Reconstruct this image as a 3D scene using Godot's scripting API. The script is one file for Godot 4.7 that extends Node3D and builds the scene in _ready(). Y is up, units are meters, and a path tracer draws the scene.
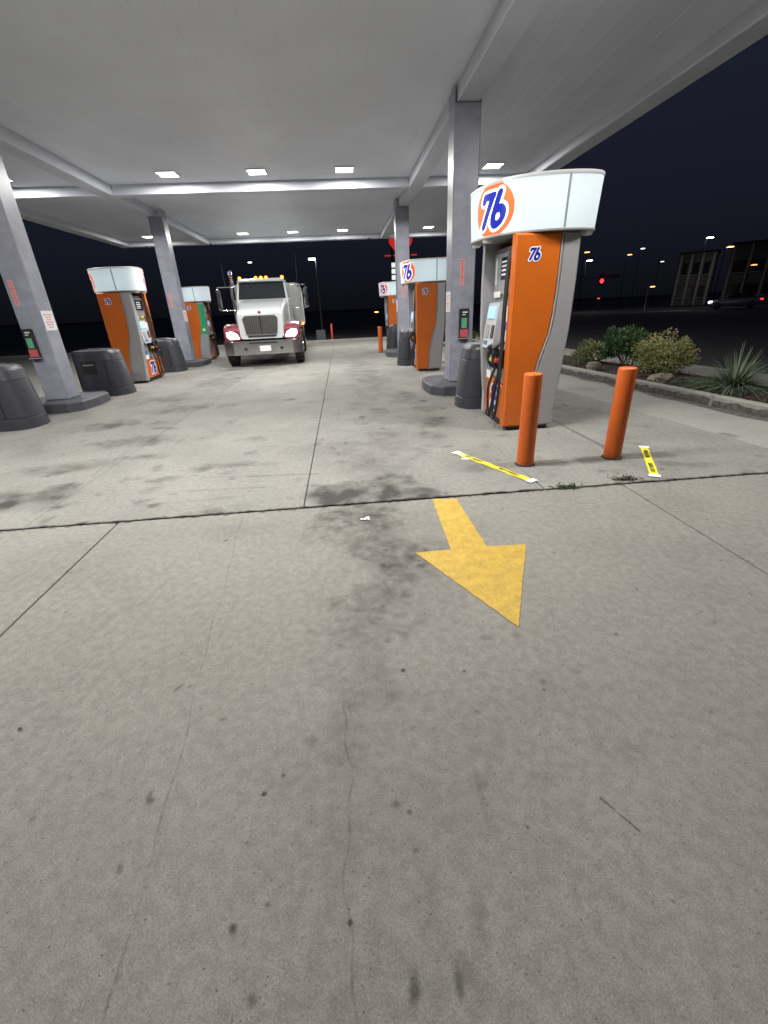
extends Node3D

var M := {}
var used := {}
var rng := RandomNumberGenerator.new()

# ---------------------------------------------------------------- helpers
func S() -> SurfaceTool:
	var s := SurfaceTool.new()
	s.begin(Mesh.PRIMITIVE_TRIANGLES)
	return s

func tri(s: SurfaceTool, a: Vector3, b: Vector3, c: Vector3, out: Vector3) -> void:
	if (b - a).cross(c - a).dot(out) > 0.0:
		s.add_vertex(a); s.add_vertex(c); s.add_vertex(b)
	else:
		s.add_vertex(a); s.add_vertex(b); s.add_vertex(c)

func quad(s: SurfaceTool, a: Vector3, b: Vector3, c: Vector3, d: Vector3, out: Vector3) -> void:
	tri(s, a, b, c, out)
	tri(s, a, c, d, out)

# box with chamfered edges
func bx(s: SurfaceTool, c: Vector3, size: Vector3, bev := 0.006, bs := Basis()) -> void:
	s.set_smooth_group(-1)
	var h := size * 0.5
	var b: float = minf(bev, minf(h.x, minf(h.y, h.z)) * 0.8)
	var P := func(sx: float, sy: float, sz: float, k: int) -> Vector3:
		return c + bs * Vector3(sx * (h.x - (0.0 if k == 0 else b)), sy * (h.y - (0.0 if k == 1 else b)), sz * (h.z - (0.0 if k == 2 else b)))
	for g in [-1.0, 1.0]:
		quad(s, P.call(g, -1, -1, 0), P.call(g, 1, -1, 0), P.call(g, 1, 1, 0), P.call(g, -1, 1, 0), bs * Vector3(g, 0, 0))
		quad(s, P.call(-1, g, -1, 1), P.call(1, g, -1, 1), P.call(1, g, 1, 1), P.call(-1, g, 1, 1), bs * Vector3(0, g, 0))
		quad(s, P.call(-1, -1, g, 2), P.call(1, -1, g, 2), P.call(1, 1, g, 2), P.call(-1, 1, g, 2), bs * Vector3(0, 0, g))
		for e in [-1.0, 1.0]:
			quad(s, P.call(g, e, -1, 0), P.call(g, e, 1, 0), P.call(g, e, 1, 1), P.call(g, e, -1, 1), bs * Vector3(g, e, 0))
			quad(s, P.call(g, -1, e, 0), P.call(g, 1, e, 0), P.call(g, 1, e, 2), P.call(g, -1, e, 2), bs * Vector3(g, 0, e))
			quad(s, P.call(-1, g, e, 1), P.call(1, g, e, 1), P.call(1, g, e, 2), P.call(-1, g, e, 2), bs * Vector3(0, g, e))
			for f in [-1.0, 1.0]:
				tri(s, P.call(g, e, f, 0), P.call(g, e, f, 1), P.call(g, e, f, 2), bs * Vector3(g, e, f))

func ring(c: Vector3, axis: Vector3, r: float, seg: int) -> PackedVector3Array:
	var a := axis.normalized()
	var u := a.cross(Vector3.RIGHT if absf(a.x) < 0.8 else Vector3.FORWARD).normalized()
	var v := a.cross(u)
	var o := PackedVector3Array()
	for i in seg:
		var t := TAU * i / seg
		o.append(c + (u * cos(t) + v * sin(t)) * r)
	return o

func loft(s: SurfaceTool, rings: Array, cap0 := true, cap1 := true, group := 1) -> void:
	s.set_smooth_group(group)
	var cs := []
	for r in rings:
		var c := Vector3.ZERO
		for p in r:
			c += p
		cs.append(c / r.size())
	for k in rings.size() - 1:
		var A: PackedVector3Array = rings[k]
		var B: PackedVector3Array = rings[k + 1]
		var n := A.size()
		for i in n:
			var j := (i + 1) % n
			var mid := (A[i] + A[j] + B[i] + B[j]) * 0.25
			quad(s, A[i], A[j], B[j], B[i], mid - (cs[k] + cs[k + 1]) * 0.5)
	s.set_smooth_group(-1)
	if cap0:
		cap(s, rings[0], cs[0] - cs[1])
	if cap1:
		cap(s, rings[-1], cs[-1] - cs[-2])

func cap(s: SurfaceTool, r: PackedVector3Array, out: Vector3) -> void:
	var c := Vector3.ZERO
	for p in r:
		c += p
	c /= r.size()
	for i in r.size():
		tri(s, c, r[i], r[(i + 1) % r.size()], out)

func cyl(s: SurfaceTool, p0: Vector3, p1: Vector3, r0: float, r1 := -1.0, seg := 16) -> void:
	loft(s, [ring(p0, p1 - p0, r0, seg), ring(p1, p1 - p0, r0 if r1 < 0 else r1, seg)])

# a turned shape about a vertical axis: list of [radius, y]
func lathe(s: SurfaceTool, c: Vector3, prof: Array, seg := 20, axis := Vector3.UP) -> void:
	var rs := []
	for p in prof:
		rs.append(ring(c + axis * p[1], axis, p[0], seg))
	loft(s, rs)

func tube(s: SurfaceTool, pts: PackedVector3Array, r: float, seg := 8) -> void:
	var rs := []
	var u := Vector3.ZERO
	for i in pts.size():
		var d := (pts[mini(i + 1, pts.size() - 1)] - pts[maxi(i - 1, 0)]).normalized()
		if i == 0:
			u = d.cross(Vector3.RIGHT if absf(d.x) < 0.8 else Vector3.FORWARD).normalized()
		u = (u - d * u.dot(d)).normalized()
		var v := d.cross(u)
		var o := PackedVector3Array()
		for k in seg:
			var t := TAU * k / seg
			o.append(pts[i] + (u * cos(t) + v * sin(t)) * r)
		rs.append(o)
	loft(s, rs)

func curve(pts: Array, n := 8) -> PackedVector3Array:
	var o := PackedVector3Array()
	for i in pts.size() - 1:
		var a: Vector3 = pts[maxi(i - 1, 0)]
		var b: Vector3 = pts[i]
		var c: Vector3 = pts[i + 1]
		var d: Vector3 = pts[mini(i + 2, pts.size() - 1)]
		for k in n:
			o.append(b.cubic_interpolate(c, a, d, float(k) / n))
	o.append(pts[-1])
	return o

# a flat outline given depth: outline in the xy plane of xf, from z = 0 back to z = -depth
func prism(s: SurfaceTool, poly: PackedVector2Array, depth: float, xf := Transform3D(), bev := 0.0) -> void:
	s.set_smooth_group(-1)
	var c := Vector2.ZERO
	for p in poly:
		c += p
	c /= poly.size()
	var n := poly.size()
	var inner := PackedVector2Array()
	var ccw := not Geometry2D.is_polygon_clockwise(poly)
	for i in n:
		var d0 := (poly[i] - poly[(i + n - 1) % n]).normalized()
		var d1 := (poly[(i + 1) % n] - poly[i]).normalized()
		var nn := (d0.orthogonal() + d1.orthogonal())
		nn = nn.normalized() / maxf(0.4, nn.length() * 0.5)
		inner.append(poly[i] + nn * bev * (-1.0 if ccw else 1.0) * -1.0 * (1.0 if ccw else 1.0) if bev > 0.0 else poly[i])
	if bev > 0.0:
		# keep whichever side lies inside
		var a0 := absf(area(inner))
		if a0 > absf(area(poly)):
			for i in n:
				inner[i] = poly[i] * 2.0 - inner[i]
	var idx := Geometry2D.triangulate_polygon(inner)
	for k in range(0, idx.size(), 3):
		var a := inner[idx[k]]; var b := inner[idx[k + 1]]; var e := inner[idx[k + 2]]
		tri(s, xf * Vector3(a.x, a.y, 0), xf * Vector3(b.x, b.y, 0), xf * Vector3(e.x, e.y, 0), xf.basis.z)
	idx = Geometry2D.triangulate_polygon(poly)
	for k in range(0, idx.size(), 3):
		var a := poly[idx[k]]; var b := poly[idx[k + 1]]; var e := poly[idx[k + 2]]
		tri(s, xf * Vector3(a.x, a.y, -depth), xf * Vector3(b.x, b.y, -depth), xf * Vector3(e.x, e.y, -depth), -xf.basis.z)
	for i in n:
		var j := (i + 1) % n
		var p := poly[i]; var q := poly[j]
		var o2 := (q - p).orthogonal()
		if not ccw:
			o2 = -o2
		var out := xf.basis * Vector3(-o2.x, -o2.y, 0) * -1.0
		if bev > 0.0:
			quad(s, xf * Vector3(inner[i].x, inner[i].y, 0), xf * Vector3(inner[j].x, inner[j].y, 0), xf * Vector3(q.x, q.y, -bev), xf * Vector3(p.x, p.y, -bev), out + xf.basis.z * 0.01)
		quad(s, xf * Vector3(p.x, p.y, -bev), xf * Vector3(q.x, q.y, -bev), xf * Vector3(q.x, q.y, -depth), xf * Vector3(p.x, p.y, -depth), out)

func area(p: PackedVector2Array) -> float:
	var a := 0.0
	for i in p.size():
		a += p[i].cross(p[(i + 1) % p.size()])
	return a * 0.5

func card(s: SurfaceTool, o: Vector3, u: Vector3, v: Vector3, out: Vector3) -> void:
	# a printed rectangle, o = lower left, with texture coordinates
	s.set_smooth_group(-1)
	var P := [o, o + u, o + u + v, o + v]
	var T := [Vector2(0, 1), Vector2(1, 1), Vector2(1, 0), Vector2(0, 0)]
	var order := [0, 1, 2, 0, 2, 3]
	if u.cross(v).dot(out) > 0.0:
		order = [0, 2, 1, 0, 3, 2]
	for i in order:
		s.set_uv(T[i])
		s.add_vertex(P[i])

func mesh_of(s: SurfaceTool) -> ArrayMesh:
	s.generate_normals()
	return s.commit()

func part(called: String, s: SurfaceTool, m: Material, parent: Node3D) -> MeshInstance3D:
	return inst(called, mesh_of(s), m, parent)

func inst(called: String, me: Mesh, m: Material, parent: Node3D) -> MeshInstance3D:
	var o := MeshInstance3D.new()
	o.name = called
	o.mesh = me
	o.material_override = m
	parent.add_child(o, true)
	return o

func numbered(called: String) -> String:
	used[called] = used.get(called, -1) + 1
	return called if used[called] == 0 else "%s_%03d" % [called, used[called]]

func thing(called: String, label: String, category: String, at := Vector3.ZERO, turn := 0.0, group := "") -> Node3D:
	var o := Node3D.new()
	o.name = numbered(called)
	add_child(o)
	o.position = at
	o.rotation.y = turn
	o.set_meta("label", label)
	o.set_meta("category", category)
	if group:
		o.set_meta("group", group)
	return o

func copy(src: Node3D, label: String, at: Vector3, turn := 0.0, size := Vector3.ONE) -> Node3D:
	var base: String = src.name
	var r: Node3D = src.duplicate()
	r.name = numbered(base)
	add_child(r)
	r.position = at
	r.rotation.y = turn
	r.set_meta("label", label)
	r.scale = size
	return r

func struct(called: String, s: SurfaceTool, m: Material) -> MeshInstance3D:
	var o := inst(called, mesh_of(s), m, self)
	o.set_meta("kind", "structure")
	return o

# ---------------------------------------------------------------- materials
func lin(r: float, g: float, b: float) -> Color:
	return Color(r, g, b).linear_to_srgb()

func mat(key: String, c: Color, rough := 0.6, metal := 0.0) -> StandardMaterial3D:
	var m := StandardMaterial3D.new()
	m.resource_name = key
	m.albedo_color = c
	m.roughness = rough
	m.metallic = metal
	M[key] = m
	return m

func glow(key: String, c: Color, e: float) -> StandardMaterial3D:
	var m := mat(key, c, 0.4)
	m.emission_enabled = true
	m.emission = c
	m.emission_energy_multiplier = e
	return m

func noise_bytes(w: int, h: int, freq: float, seed_: int, type := FastNoiseLite.TYPE_SIMPLEX_SMOOTH, oct := 4, seamless := false) -> PackedByteArray:
	var n := FastNoiseLite.new()
	n.seed = seed_
	n.noise_type = type
	n.frequency = freq
	n.fractal_octaves = oct
	var im := n.get_seamless_image(w, h) if seamless else n.get_image(w, h)
	im.convert(Image.FORMAT_L8)
	return im.get_data()

func tex_l8(d: PackedByteArray, w: int, h: int) -> ImageTexture:
	var im := Image.create_from_data(w, h, false, Image.FORMAT_L8, d)
	im.generate_mipmaps()
	return ImageTexture.create_from_image(im)

# a grey multiplier texture centred near white, from two noises
func speckle(w: int, f1: float, k1: float, f2: float, k2: float, sd: int) -> ImageTexture:
	var a := noise_bytes(w, w, f1, sd, FastNoiseLite.TYPE_VALUE, 3, true)
	var b := noise_bytes(w, w, f2, sd + 7, FastNoiseLite.TYPE_SIMPLEX_SMOOTH, 4, true)
	var o := PackedByteArray()
	o.resize(w * w)
	for i in w * w:
		o[i] = int(clampf(225.0 + (a[i] - 128.0) * k1 + (b[i] - 128.0) * k2, 0, 255))
	return tex_l8(o, w, w)

func tri_tex(m: StandardMaterial3D, t: Texture2D, per_m: float) -> void:
	m.albedo_texture = t
	m.uv1_triplanar = true
	m.uv1_world_triplanar = true
	m.uv1_scale = Vector3.ONE * per_m

func normal_from(w: int, f: float, sd: int, strength: float) -> ImageTexture:
	var d := noise_bytes(w, w, f, sd, FastNoiseLite.TYPE_SIMPLEX, 4, true)
	var im := Image.create_from_data(w, w, false, Image.FORMAT_L8, d)
	im.convert(Image.FORMAT_RGBA8)
	im.bump_map_to_normal_map(strength)
	im.generate_mipmaps()
	return ImageTexture.create_from_image(im)

# ---------------------------------------------------------------- stains on the concrete
class Stain:
	var w: int
	var h: int
	var x0: float
	var z0: float
	var k: float
	var v: PackedFloat32Array
	var n: PackedByteArray

# list entries: [x, z, rx, rz, angle, strength, softness, roughness of the outline]
func blot(t: Stain, x: float, z: float, rx: float, rz: float, ang: float, amt: float, soft := 0.5, wob := 0.6) -> void:
	var R := maxf(rx, rz) * 1.5
	var ca := cos(ang); var sa := sin(ang)
	var i0 := maxi(0, int((x - R - t.x0) * t.k)); var i1 := mini(t.w - 1, int((x + R - t.x0) * t.k) + 1)
	var j0 := maxi(0, int((z - R - t.z0) * t.k)); var j1 := mini(t.h - 1, int((z + R - t.z0) * t.k) + 1)
	var off := (int(absf(x * 977.0 + z * 331.0)) % 512)
	var ns := 0.35 if rx * t.k > 60 else (0.9 if rx * t.k > 15 else 2.5)
	for j in range(j0, j1 + 1):
		var dz := (j + 0.5) / t.k + t.z0 - z
		for i in range(i0, i1 + 1):
			var dx := (i + 0.5) / t.k + t.x0 - x
			var u := (dx * ca + dz * sa) / rx
			var q := (-dx * sa + dz * ca) / rz
			var d := sqrt(u * u + q * q)
			if d > 1.5:
				continue
			var nn := t.n[((int(j * ns) + off) & 511) * 512 + ((int(i * ns) + off * 3) & 511)] / 255.0 - 0.5
			var n2 := t.n[((j * 2) & 511) * 512 + ((i * 2 + off) & 511)] / 255.0 - 0.5
			var e := clampf((1.0 + wob * nn * 1.6 + 0.25 * n2 - d) / soft, 0.0, 1.0)
			if e > 0.0:
				t.v[j * t.w + i] -= amt * e * maxf(0.35, 1.05 + 1.5 * n2)

func stain_tex(t: Stain, base: float, pale: float) -> ImageTexture:
	var coarse := noise_bytes(t.w, t.h, 0.9 / t.k, 31 + t.w, FastNoiseLite.TYPE_SIMPLEX_SMOOTH, 5)
	var o := PackedByteArray()
	o.resize(t.w * t.h * 4)
	for i in t.w * t.h:
		var v := t.v[i] + (coarse[i] / 255.0 - 0.5) * base
		var p := i * 4
		if v < 0.0:
			o[p] = 50; o[p + 1] = 48; o[p + 2] = 47
			o[p + 3] = int(minf(-v, 0.86) * 255.0)
		else:
			o[p] = 190; o[p + 1] = 188; o[p + 2] = 179
			o[p + 3] = int(minf(v * pale, 0.5) * 255.0)
	var im := Image.create_from_data(t.w, t.h, false, Image.FORMAT_RGBA8, o)
	im.generate_mipmaps()
	return ImageTexture.create_from_image(im)

func new_stain(w: int, h: int, x0: float, z0: float, k: float) -> Stain:
	var t := Stain.new()
	t.w = w; t.h = h; t.x0 = x0; t.z0 = z0; t.k = k
	t.v.resize(w * h)
	t.n = noise_bytes(512, 512, 0.02, 5, FastNoiseLite.TYPE_SIMPLEX_SMOOTH, 5, true)
	return t

# a paving slab with its own edges; outline in (x, z)
func slab(parent: Node3D, pts: Array, m: Material, r: Rect2, gap := 0.006) -> void:
	var s := S()
	s.set_smooth_group(-1)
	var c := Vector2.ZERO
	for p in pts:
		c += p
	c /= pts.size()
	var n := pts.size()
	var a := []; var b := []
	for i in n:
		var p: Vector2 = pts[i]
		var q: Vector2 = pts[(i + 1) % n]
		var o: Vector2 = pts[(i + n - 1) % n]
		var e0 := (p - o).normalized().orthogonal(); var e1 := (q - p).normalized().orthogonal()
		if e0.dot(c - p) < 0: e0 = -e0
		if e1.dot(c - p) < 0: e1 = -e1
		var mv := (e0 + e1)
		a.append(p + mv * gap); b.append(p + mv * (gap + 0.005))
	var add := func(v: Vector3) -> void:
		s.set_uv2(Vector2((v.x - r.position.x) / r.size.x, (v.z - r.position.y) / r.size.y))
		s.add_vertex(v)
	var tr := func(p: Vector3, q: Vector3, w: Vector3, out: Vector3) -> void:
		if (q - p).cross(w - p).dot(out) > 0.0:
			add.call(p); add.call(w); add.call(q)
		else:
			add.call(p); add.call(q); add.call(w)
	for i in range(1, n - 1):
		tr.call(Vector3(b[0].x, 0, b[0].y), Vector3(b[i].x, 0, b[i].y), Vector3(b[i + 1].x, 0, b[i + 1].y), Vector3.UP)
	for i in n:
		var j := (i + 1) % n
		var out := Vector3((a[i].x + a[j].x) * 0.5 - c.x, 0, (a[i].y + a[j].y) * 0.5 - c.y)
		var A := Vector3(a[i].x, -0.004, a[i].y); var B := Vector3(a[j].x, -0.004, a[j].y)
		var bi := Vector3(b[i].x, 0, b[i].y); var bj := Vector3(b[j].x, 0, b[j].y)
		tr.call(bi, bj, B, out + Vector3.UP * out.length()); tr.call(bi, B, A, out + Vector3.UP * out.length())
		var A2 := A + Vector3.DOWN * 0.08; var B2 := B + Vector3.DOWN * 0.08
		tr.call(A, B, B2, out); tr.call(A, B2, A2, out)
	part("concrete_slab", s, m, parent)

# ---------------------------------------------------------------- the 76 mark
func seg_d(p: Vector2, a: Vector2, b: Vector2) -> float:
	var ab := b - a
	var t := clampf((p - a).dot(ab) / ab.length_squared(), 0.0, 1.0)
	return p.distance_to(a + ab * t)

# distance to the strokes of the numerals, in units of their height; lower left of the 7 is (0, 0)
func numerals(p: Vector2) -> float:
	var x := p.x - p.y * 0.28
	var q := Vector2(x, p.y)
	var d7 := minf(seg_d(q, Vector2(0.08, 0.90), Vector2(0.46, 0.90)), seg_d(q, Vector2(0.44, 0.90), Vector2(0.23, 0.10)))
	d7 = minf(d7, seg_d(q, Vector2(0.08, 0.90), Vector2(0.08, 0.80)))
	var e := Vector2((x - 0.80) / 0.19, (p.y - 0.30) / 0.22)
	var d6 := absf(e.length() - 1.0) * 0.2
	d6 = minf(d6, seg_d(q, Vector2(0.615, 0.36), Vector2(0.70, 0.93)))
	d6 = minf(d6, seg_d(q, Vector2(0.615, 0.36), Vector2(0.635, 0.2)))
	return minf(d7, d6)

# disc: orange roundel cut by the picture's top and bottom; without it only the numerals and their white edge
func mark(w: int, h: int, wide: float, tall: float, disc: float, digits: float) -> ImageTexture:
	var im := Image.create(w, h, false, Image.FORMAT_RGBA8)
	var orange := Color8(250, 98, 42); var blue := Color8(10, 30, 145); var white := Color8(250, 250, 252)
	for j in h:
		for i in w:
			var p := Vector2((i + 0.5) / w - 0.5, 0.5 - (j + 0.5) / h) * Vector2(wide, tall)
			var c := Color(1, 1, 1, 0)
			if disc > 0.0 and p.length() < disc:
				c = orange
			var d := numerals(p / digits + Vector2(0.66, 0.5))
			if d < 0.105:
				c = blue
			elif d < 0.185:
				c = white
			im.set_pixel(i, j, c)
	im.generate_mipmaps()
	return ImageTexture.create_from_image(im)

func printed(key: String, t: Texture2D, e := 0.0, rough := 0.4) -> StandardMaterial3D:
	var m := mat(key, Color.WHITE, rough)
	m.albedo_texture = t
	m.transparency = BaseMaterial3D.TRANSPARENCY_ALPHA_SCISSOR
	m.alpha_scissor_threshold = 0.5
	if e > 0.0:
		m.emission_enabled = true
		m.emission_texture = t
		m.emission = Color.BLACK
		m.emission_operator = BaseMaterial3D.EMISSION_OP_ADD
		m.emission_energy_multiplier = e
	return m

# ---------------------------------------------------------------- the place
const DECK := 4.54
const NEAR := Rect2(-4.5, -3.4, 10.0, 5.0)
const FAR := Rect2(-13.0, -25.0, 20.0, 21.6)

func kerb_x(z: float) -> float:
	return 5.38 + 0.0996 * (z + 5.13)

func _ready() -> void:
	rng.seed = 76
	var cam := Camera3D.new()
	cam.name = "camera"
	add_child(cam)
	cam.position = Vector3(0, 1.5, 0)
	cam.rotation = Vector3(deg_to_rad(-25.007), deg_to_rad(-4.0705), deg_to_rad(-2.679))
	cam.fov = 99.22
	cam.near = 0.05
	cam.far = 2000.0
	cam.current = true
	var env := Environment.new()
	env.background_mode = Environment.BG_SKY
	var sky := Sky.new()
	var sm := ProceduralSkyMaterial.new()
	sm.sky_top_color = Color8(29, 32, 46)
	sm.sky_horizon_color = Color8(13, 14, 19)
	sm.sky_curve = 0.13
	sm.ground_horizon_color = Color8(12, 12, 16)
	sm.ground_bottom_color = Color8(12, 12, 16)
	sky.sky_material = sm
	env.sky = sky
	env.tonemap_mode = Environment.TONE_MAPPER_LINEAR
	env.tonemap_exposure = 1.0
	env.sdfgi_enabled = true
	env.ssao_enabled = true
	env.ssil_enabled = true
	var we := WorldEnvironment.new()
	we.name = "night_environment"
	we.environment = env
	add_child(we)
	var moon := DirectionalLight3D.new()
	moon.name = "moon"
	moon.light_energy = 0.004
	moon.light_angular_distance = 0.5
	moon.light_color = Color(0.8, 0.88, 1.0)
	moon.rotation_degrees = Vector3(-52, 140, 0)
	moon.shadow_enabled = true
	add_child(moon)

	materials()
	ground()
	canopy()
	canopy_lights()
	columns()
	dispensers()
	bins()
	bollards()
	truck()
	markings()
	planting()
	far_side()
	street()

func materials() -> void:
	var gr := RandomNumberGenerator.new()
	gr.seed = 5
	var gw := 1024
	var gb := noise_bytes(gw, gw, 0.03, 8, FastNoiseLite.TYPE_SIMPLEX_SMOOTH, 5, true)
	var gd := PackedByteArray()
	gd.resize(gw * gw)
	for i in gw * gw:
		gd[i] = int(clampf(224.0 + (gb[i] - 128.0) * 0.12 + (gr.randf() - 0.5) * 56.0, 0, 255))
	for i in 2600:
		# pits and pale grains
		var x := gr.randi() % gw; var y := gr.randi() % gw
		var v := 150 + gr.randi() % 55 if gr.randf() < 0.75 else 250
		var r := 1 + gr.randi() % 2
		for dy in r:
			for dx in r + (gr.randi() % 2):
				gd[((y + dy) % gw) * gw + (x + dx) % gw] = v
	var grain := tex_l8(gd, gw, gw)
	var fine := speckle(1024, 0.42, 0.22, 0.03, 0.08, 3)
	var soft := speckle(256, 0.03, 0.10, 0.01, 0.12, 11)
	var bump := normal_from(1024, 0.16, 21, 1.0)
	for k in ["concrete_near", "concrete_far", "concrete_apron", "concrete_kerb"]:
		var m := mat(k, lin(0.395, 0.386, 0.352), 0.88)
		tri_tex(m, grain, 0.5)
		m.normal_enabled = true
		m.normal_texture = bump
		m.normal_scale = 0.25
		m.metallic_specular = 0.3
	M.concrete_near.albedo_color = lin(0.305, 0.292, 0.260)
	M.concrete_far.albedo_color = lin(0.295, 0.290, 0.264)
	M.concrete_apron.albedo_color = lin(0.37, 0.365, 0.335)
	M.concrete_kerb.albedo_color = lin(0.36, 0.35, 0.32)
	var asphalt := mat("asphalt", lin(0.035, 0.035, 0.037), 0.85)
	tri_tex(asphalt, fine, 0.7)
	mat("joint", lin(0.03, 0.028, 0.026), 0.95)
	var mulch := mat("mulch", lin(0.055, 0.036, 0.026), 0.95)
	tri_tex(mulch, speckle(256, 0.12, 0.7, 0.03, 0.5, 41), 1.2)
	mulch.normal_enabled = true
	mulch.normal_texture = normal_from(256, 0.1, 45, 6.0)
	mat("ridge_dark", lin(0.006, 0.006, 0.007), 1.0)
	var deck := mat("deck_white", lin(0.85, 0.89, 0.97), 0.5)
	tri_tex(deck, speckle(256, 0.03, 0.03, 0.01, 0.04, 15), 0.2)
	var beam := mat("beam_white", lin(0.72, 0.75, 0.82), 0.5)
	tri_tex(beam, deck.albedo_texture, 0.3)
	var col := mat("column_grey", lin(0.34, 0.355, 0.42), 0.34)
	tri_tex(col, soft, 0.8)
	mat("plinth_grey", lin(0.085, 0.09, 0.105), 0.55)
	tri_tex(M.plinth_grey, soft, 1.5)
	mat("silver", lin(0.36, 0.36, 0.37), 0.42, 0.25)
	mat("silver_light", lin(0.55, 0.55, 0.56), 0.35, 0.3)
	mat("panel_grey", lin(0.26, 0.26, 0.27), 0.5)
	var org := mat("orange", lin(0.74, 0.165, 0.016), 0.32)
	org.metallic_specular = 0.5
	tri_tex(org, deck.albedo_texture, 0.5)
	mat("bollard_orange", lin(0.78, 0.15, 0.015), 0.45)
	tri_tex(M.bollard_orange, fine, 1.6)
	mat("black_plastic", lin(0.018, 0.018, 0.02), 0.45)
	mat("rubber", lin(0.012, 0.012, 0.012), 0.6)
	mat("bin_plastic", lin(0.050, 0.053, 0.064), 0.4)
	tri_tex(M.bin_plastic, fine, 2.0)
	mat("bin_dark", lin(0.012, 0.012, 0.014), 0.6)
	mat("label_white", lin(0.75, 0.75, 0.76), 0.45)
	mat("label_red", lin(0.55, 0.05, 0.04), 0.5)
	mat("label_blue", lin(0.06, 0.12, 0.42), 0.4)
	mat("label_green", lin(0.03, 0.34, 0.12), 0.4)
	mat("print_green", lin(0.10, 0.36, 0.20), 0.4)
	mat("print_red", lin(0.50, 0.09, 0.12), 0.4)
	mat("label_pink", lin(0.62, 0.30, 0.27), 0.5)
	mat("caution_yellow", lin(0.72, 0.60, 0.05), 0.45)
	mat("display_dark", lin(0.02, 0.022, 0.03), 0.12)
	glow("screen_blue", Color8(150, 190, 235), 0.55)
	glow("display_white", Color8(215, 222, 230), 0.25)
	glow("lamp_white", Color(1.0, 0.98, 0.95), 9.0)
	mat("housing", lin(0.75, 0.75, 0.76), 0.4)
	mat("wood_black", lin(0.02, 0.02, 0.02), 0.9)
	# sign faces are white acrylic lit by tubes inside
	var sg := mat("sign_face", lin(0.78, 0.79, 0.80), 0.3)
	sg.backlight_enabled = true
	sg.backlight = Color(0.88, 0.92, 0.93)
	sg.emission_enabled = true
	sg.emission = Color(0.86, 0.94, 0.97)
	sg.emission_energy_multiplier = 0.20
	printed("mark_lit", mark(312, 272, 0.52, 0.47, 0.262, 0.34), 0.4)
	printed("mark_plain", mark(256, 192, 1.6, 1.2, 0.0, 1.0))
	# stains, darker patches and the bollard's painted shade, laid out where the photograph shows them
	var tn := new_stain(2048, 1024, NEAR.position.x, NEAR.position.y, 204.8)
	for b in [[0.12, -3.2, 0.46, 0.30, 0.0, 0.36, 0.6, 0.8], [0.14, -2.75, 0.42, 0.5, 0.1, 0.30, 0.7, 0.9], [0.36, -2.45, 0.28, 0.34, 0.2, 0.22, 0.8, 0.9],
			[0.04, -2.05, 0.28, 0.42, 0.0, 0.28, 0.7, 0.9], [-0.04, -1.6, 0.24, 0.34, 0.0, 0.20, 0.8, 0.9], [0.3, -2.0, 0.5, 0.4, 0.1, 0.10, 0.9, 0.9], [0.2, -3.0, 0.9, 0.5, 0.1, 0.10, 0.9, 0.9],
			[-0.1, -1.16, 0.10, 0.22, 0.0, 0.14, 0.9, 0.9], [-0.1, -0.8, 0.12, 0.3, 0.0, 0.10, 0.9, 0.8], [0.05, -0.47, 0.018, 0.05, 0.1, 0.5, 0.8, 0.8],
			[0.185, -0.49, 0.032, 0.05, 0.05, 0.5, 0.8, 0.8], [0.165, -0.47, 0.014, 0.04, 0.1, 0.5, 0.8, 0.8], [0.25, -0.6, 0.03, 0.09, 0.05, 0.16, 0.9, 0.7], [0.12, -0.62, 0.05, 0.12, 0.05, 0.12, 0.9, 0.7],
			[-0.85, -1.52, 0.012, 0.03, 0.5, 0.5, 0.6, 0.8], [-0.79, -1.03, 0.012, 0.028, 0.4, 0.4, 0.6, 0.8], [-0.39, -0.99, 0.012, 0.011, 0.0, 0.75, 0.5, 0.4], [-0.33, -1.05, 0.010, 0.011, 0.0, 0.5, 0.6, 0.4],
			[-0.42, -0.84, 0.008, 0.008, 0.0, 0.7, 0.5, 0.4], [-0.1, -0.61, 0.008, 0.008, 0.3, 0.85, 0.4, 0.4], [0.43, -1.45, 0.016, 0.014, 0.0, 0.65, 0.6, 0.5], [0.16, -1.49, 0.013, 0.013, 0.0, 0.6, 0.6, 0.4],
			[0.78, -0.56, 0.012, 0.008, 0.2, 0.8, 0.5, 0.5], [-1.44, -1.38, 0.025, 0.011, 0.7, 0.6, 0.5, 0.5], [-0.62, -1.22, 0.05, 0.05, 0.3, 0.16, 0.9, 0.9], [0.95, -1.0, 0.06, 0.04, 0.5, 0.12, 0.9, 0.9],
			[0.6, -0.95, 0.14, 0.05, -0.6, 0.10, 0.9, 0.8], [1.2, -1.7, 0.4, 0.25, 0.3, 0.07, 1.0, 0.9], [2.0, -2.4, 0.5, 0.3, 0.2, 0.06, 1.0, 0.9], [-1.3, -2.3, 0.5, 0.3, 0.2, 0.06, 1.0, 0.9],
			[-0.9, -3.1, 0.5, 0.15, 0.0, 0.07, 0.9, 0.9], [2.5, -2.9, 0.6, 0.3, 0.0, 0.07, 1.0, 0.9], [-2.3, -2.9, 0.4, 0.3, 0.4, 0.10, 1.0, 0.9], [0.3, -1.0, 0.5, 0.4, 0.0, 0.06, 1.0, 0.9], [0.2, 0.3, 1.5, 0.5, 0.0, 0.06, 1.0, 0.8],
			[0.63, -1.0, 0.6, 0.2, 0.0, -0.05, 1.0, 0.9], [-1.0, -1.7, 0.7, 0.4, 0.2, -0.06, 1.0, 0.9], [1.4, -2.7, 0.6, 0.5, 0.2, -0.05, 1.0, 0.9]]:
		blot(tn, b[0], b[1], b[2], b[3], b[4], b[5], b[6], b[7])
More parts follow.
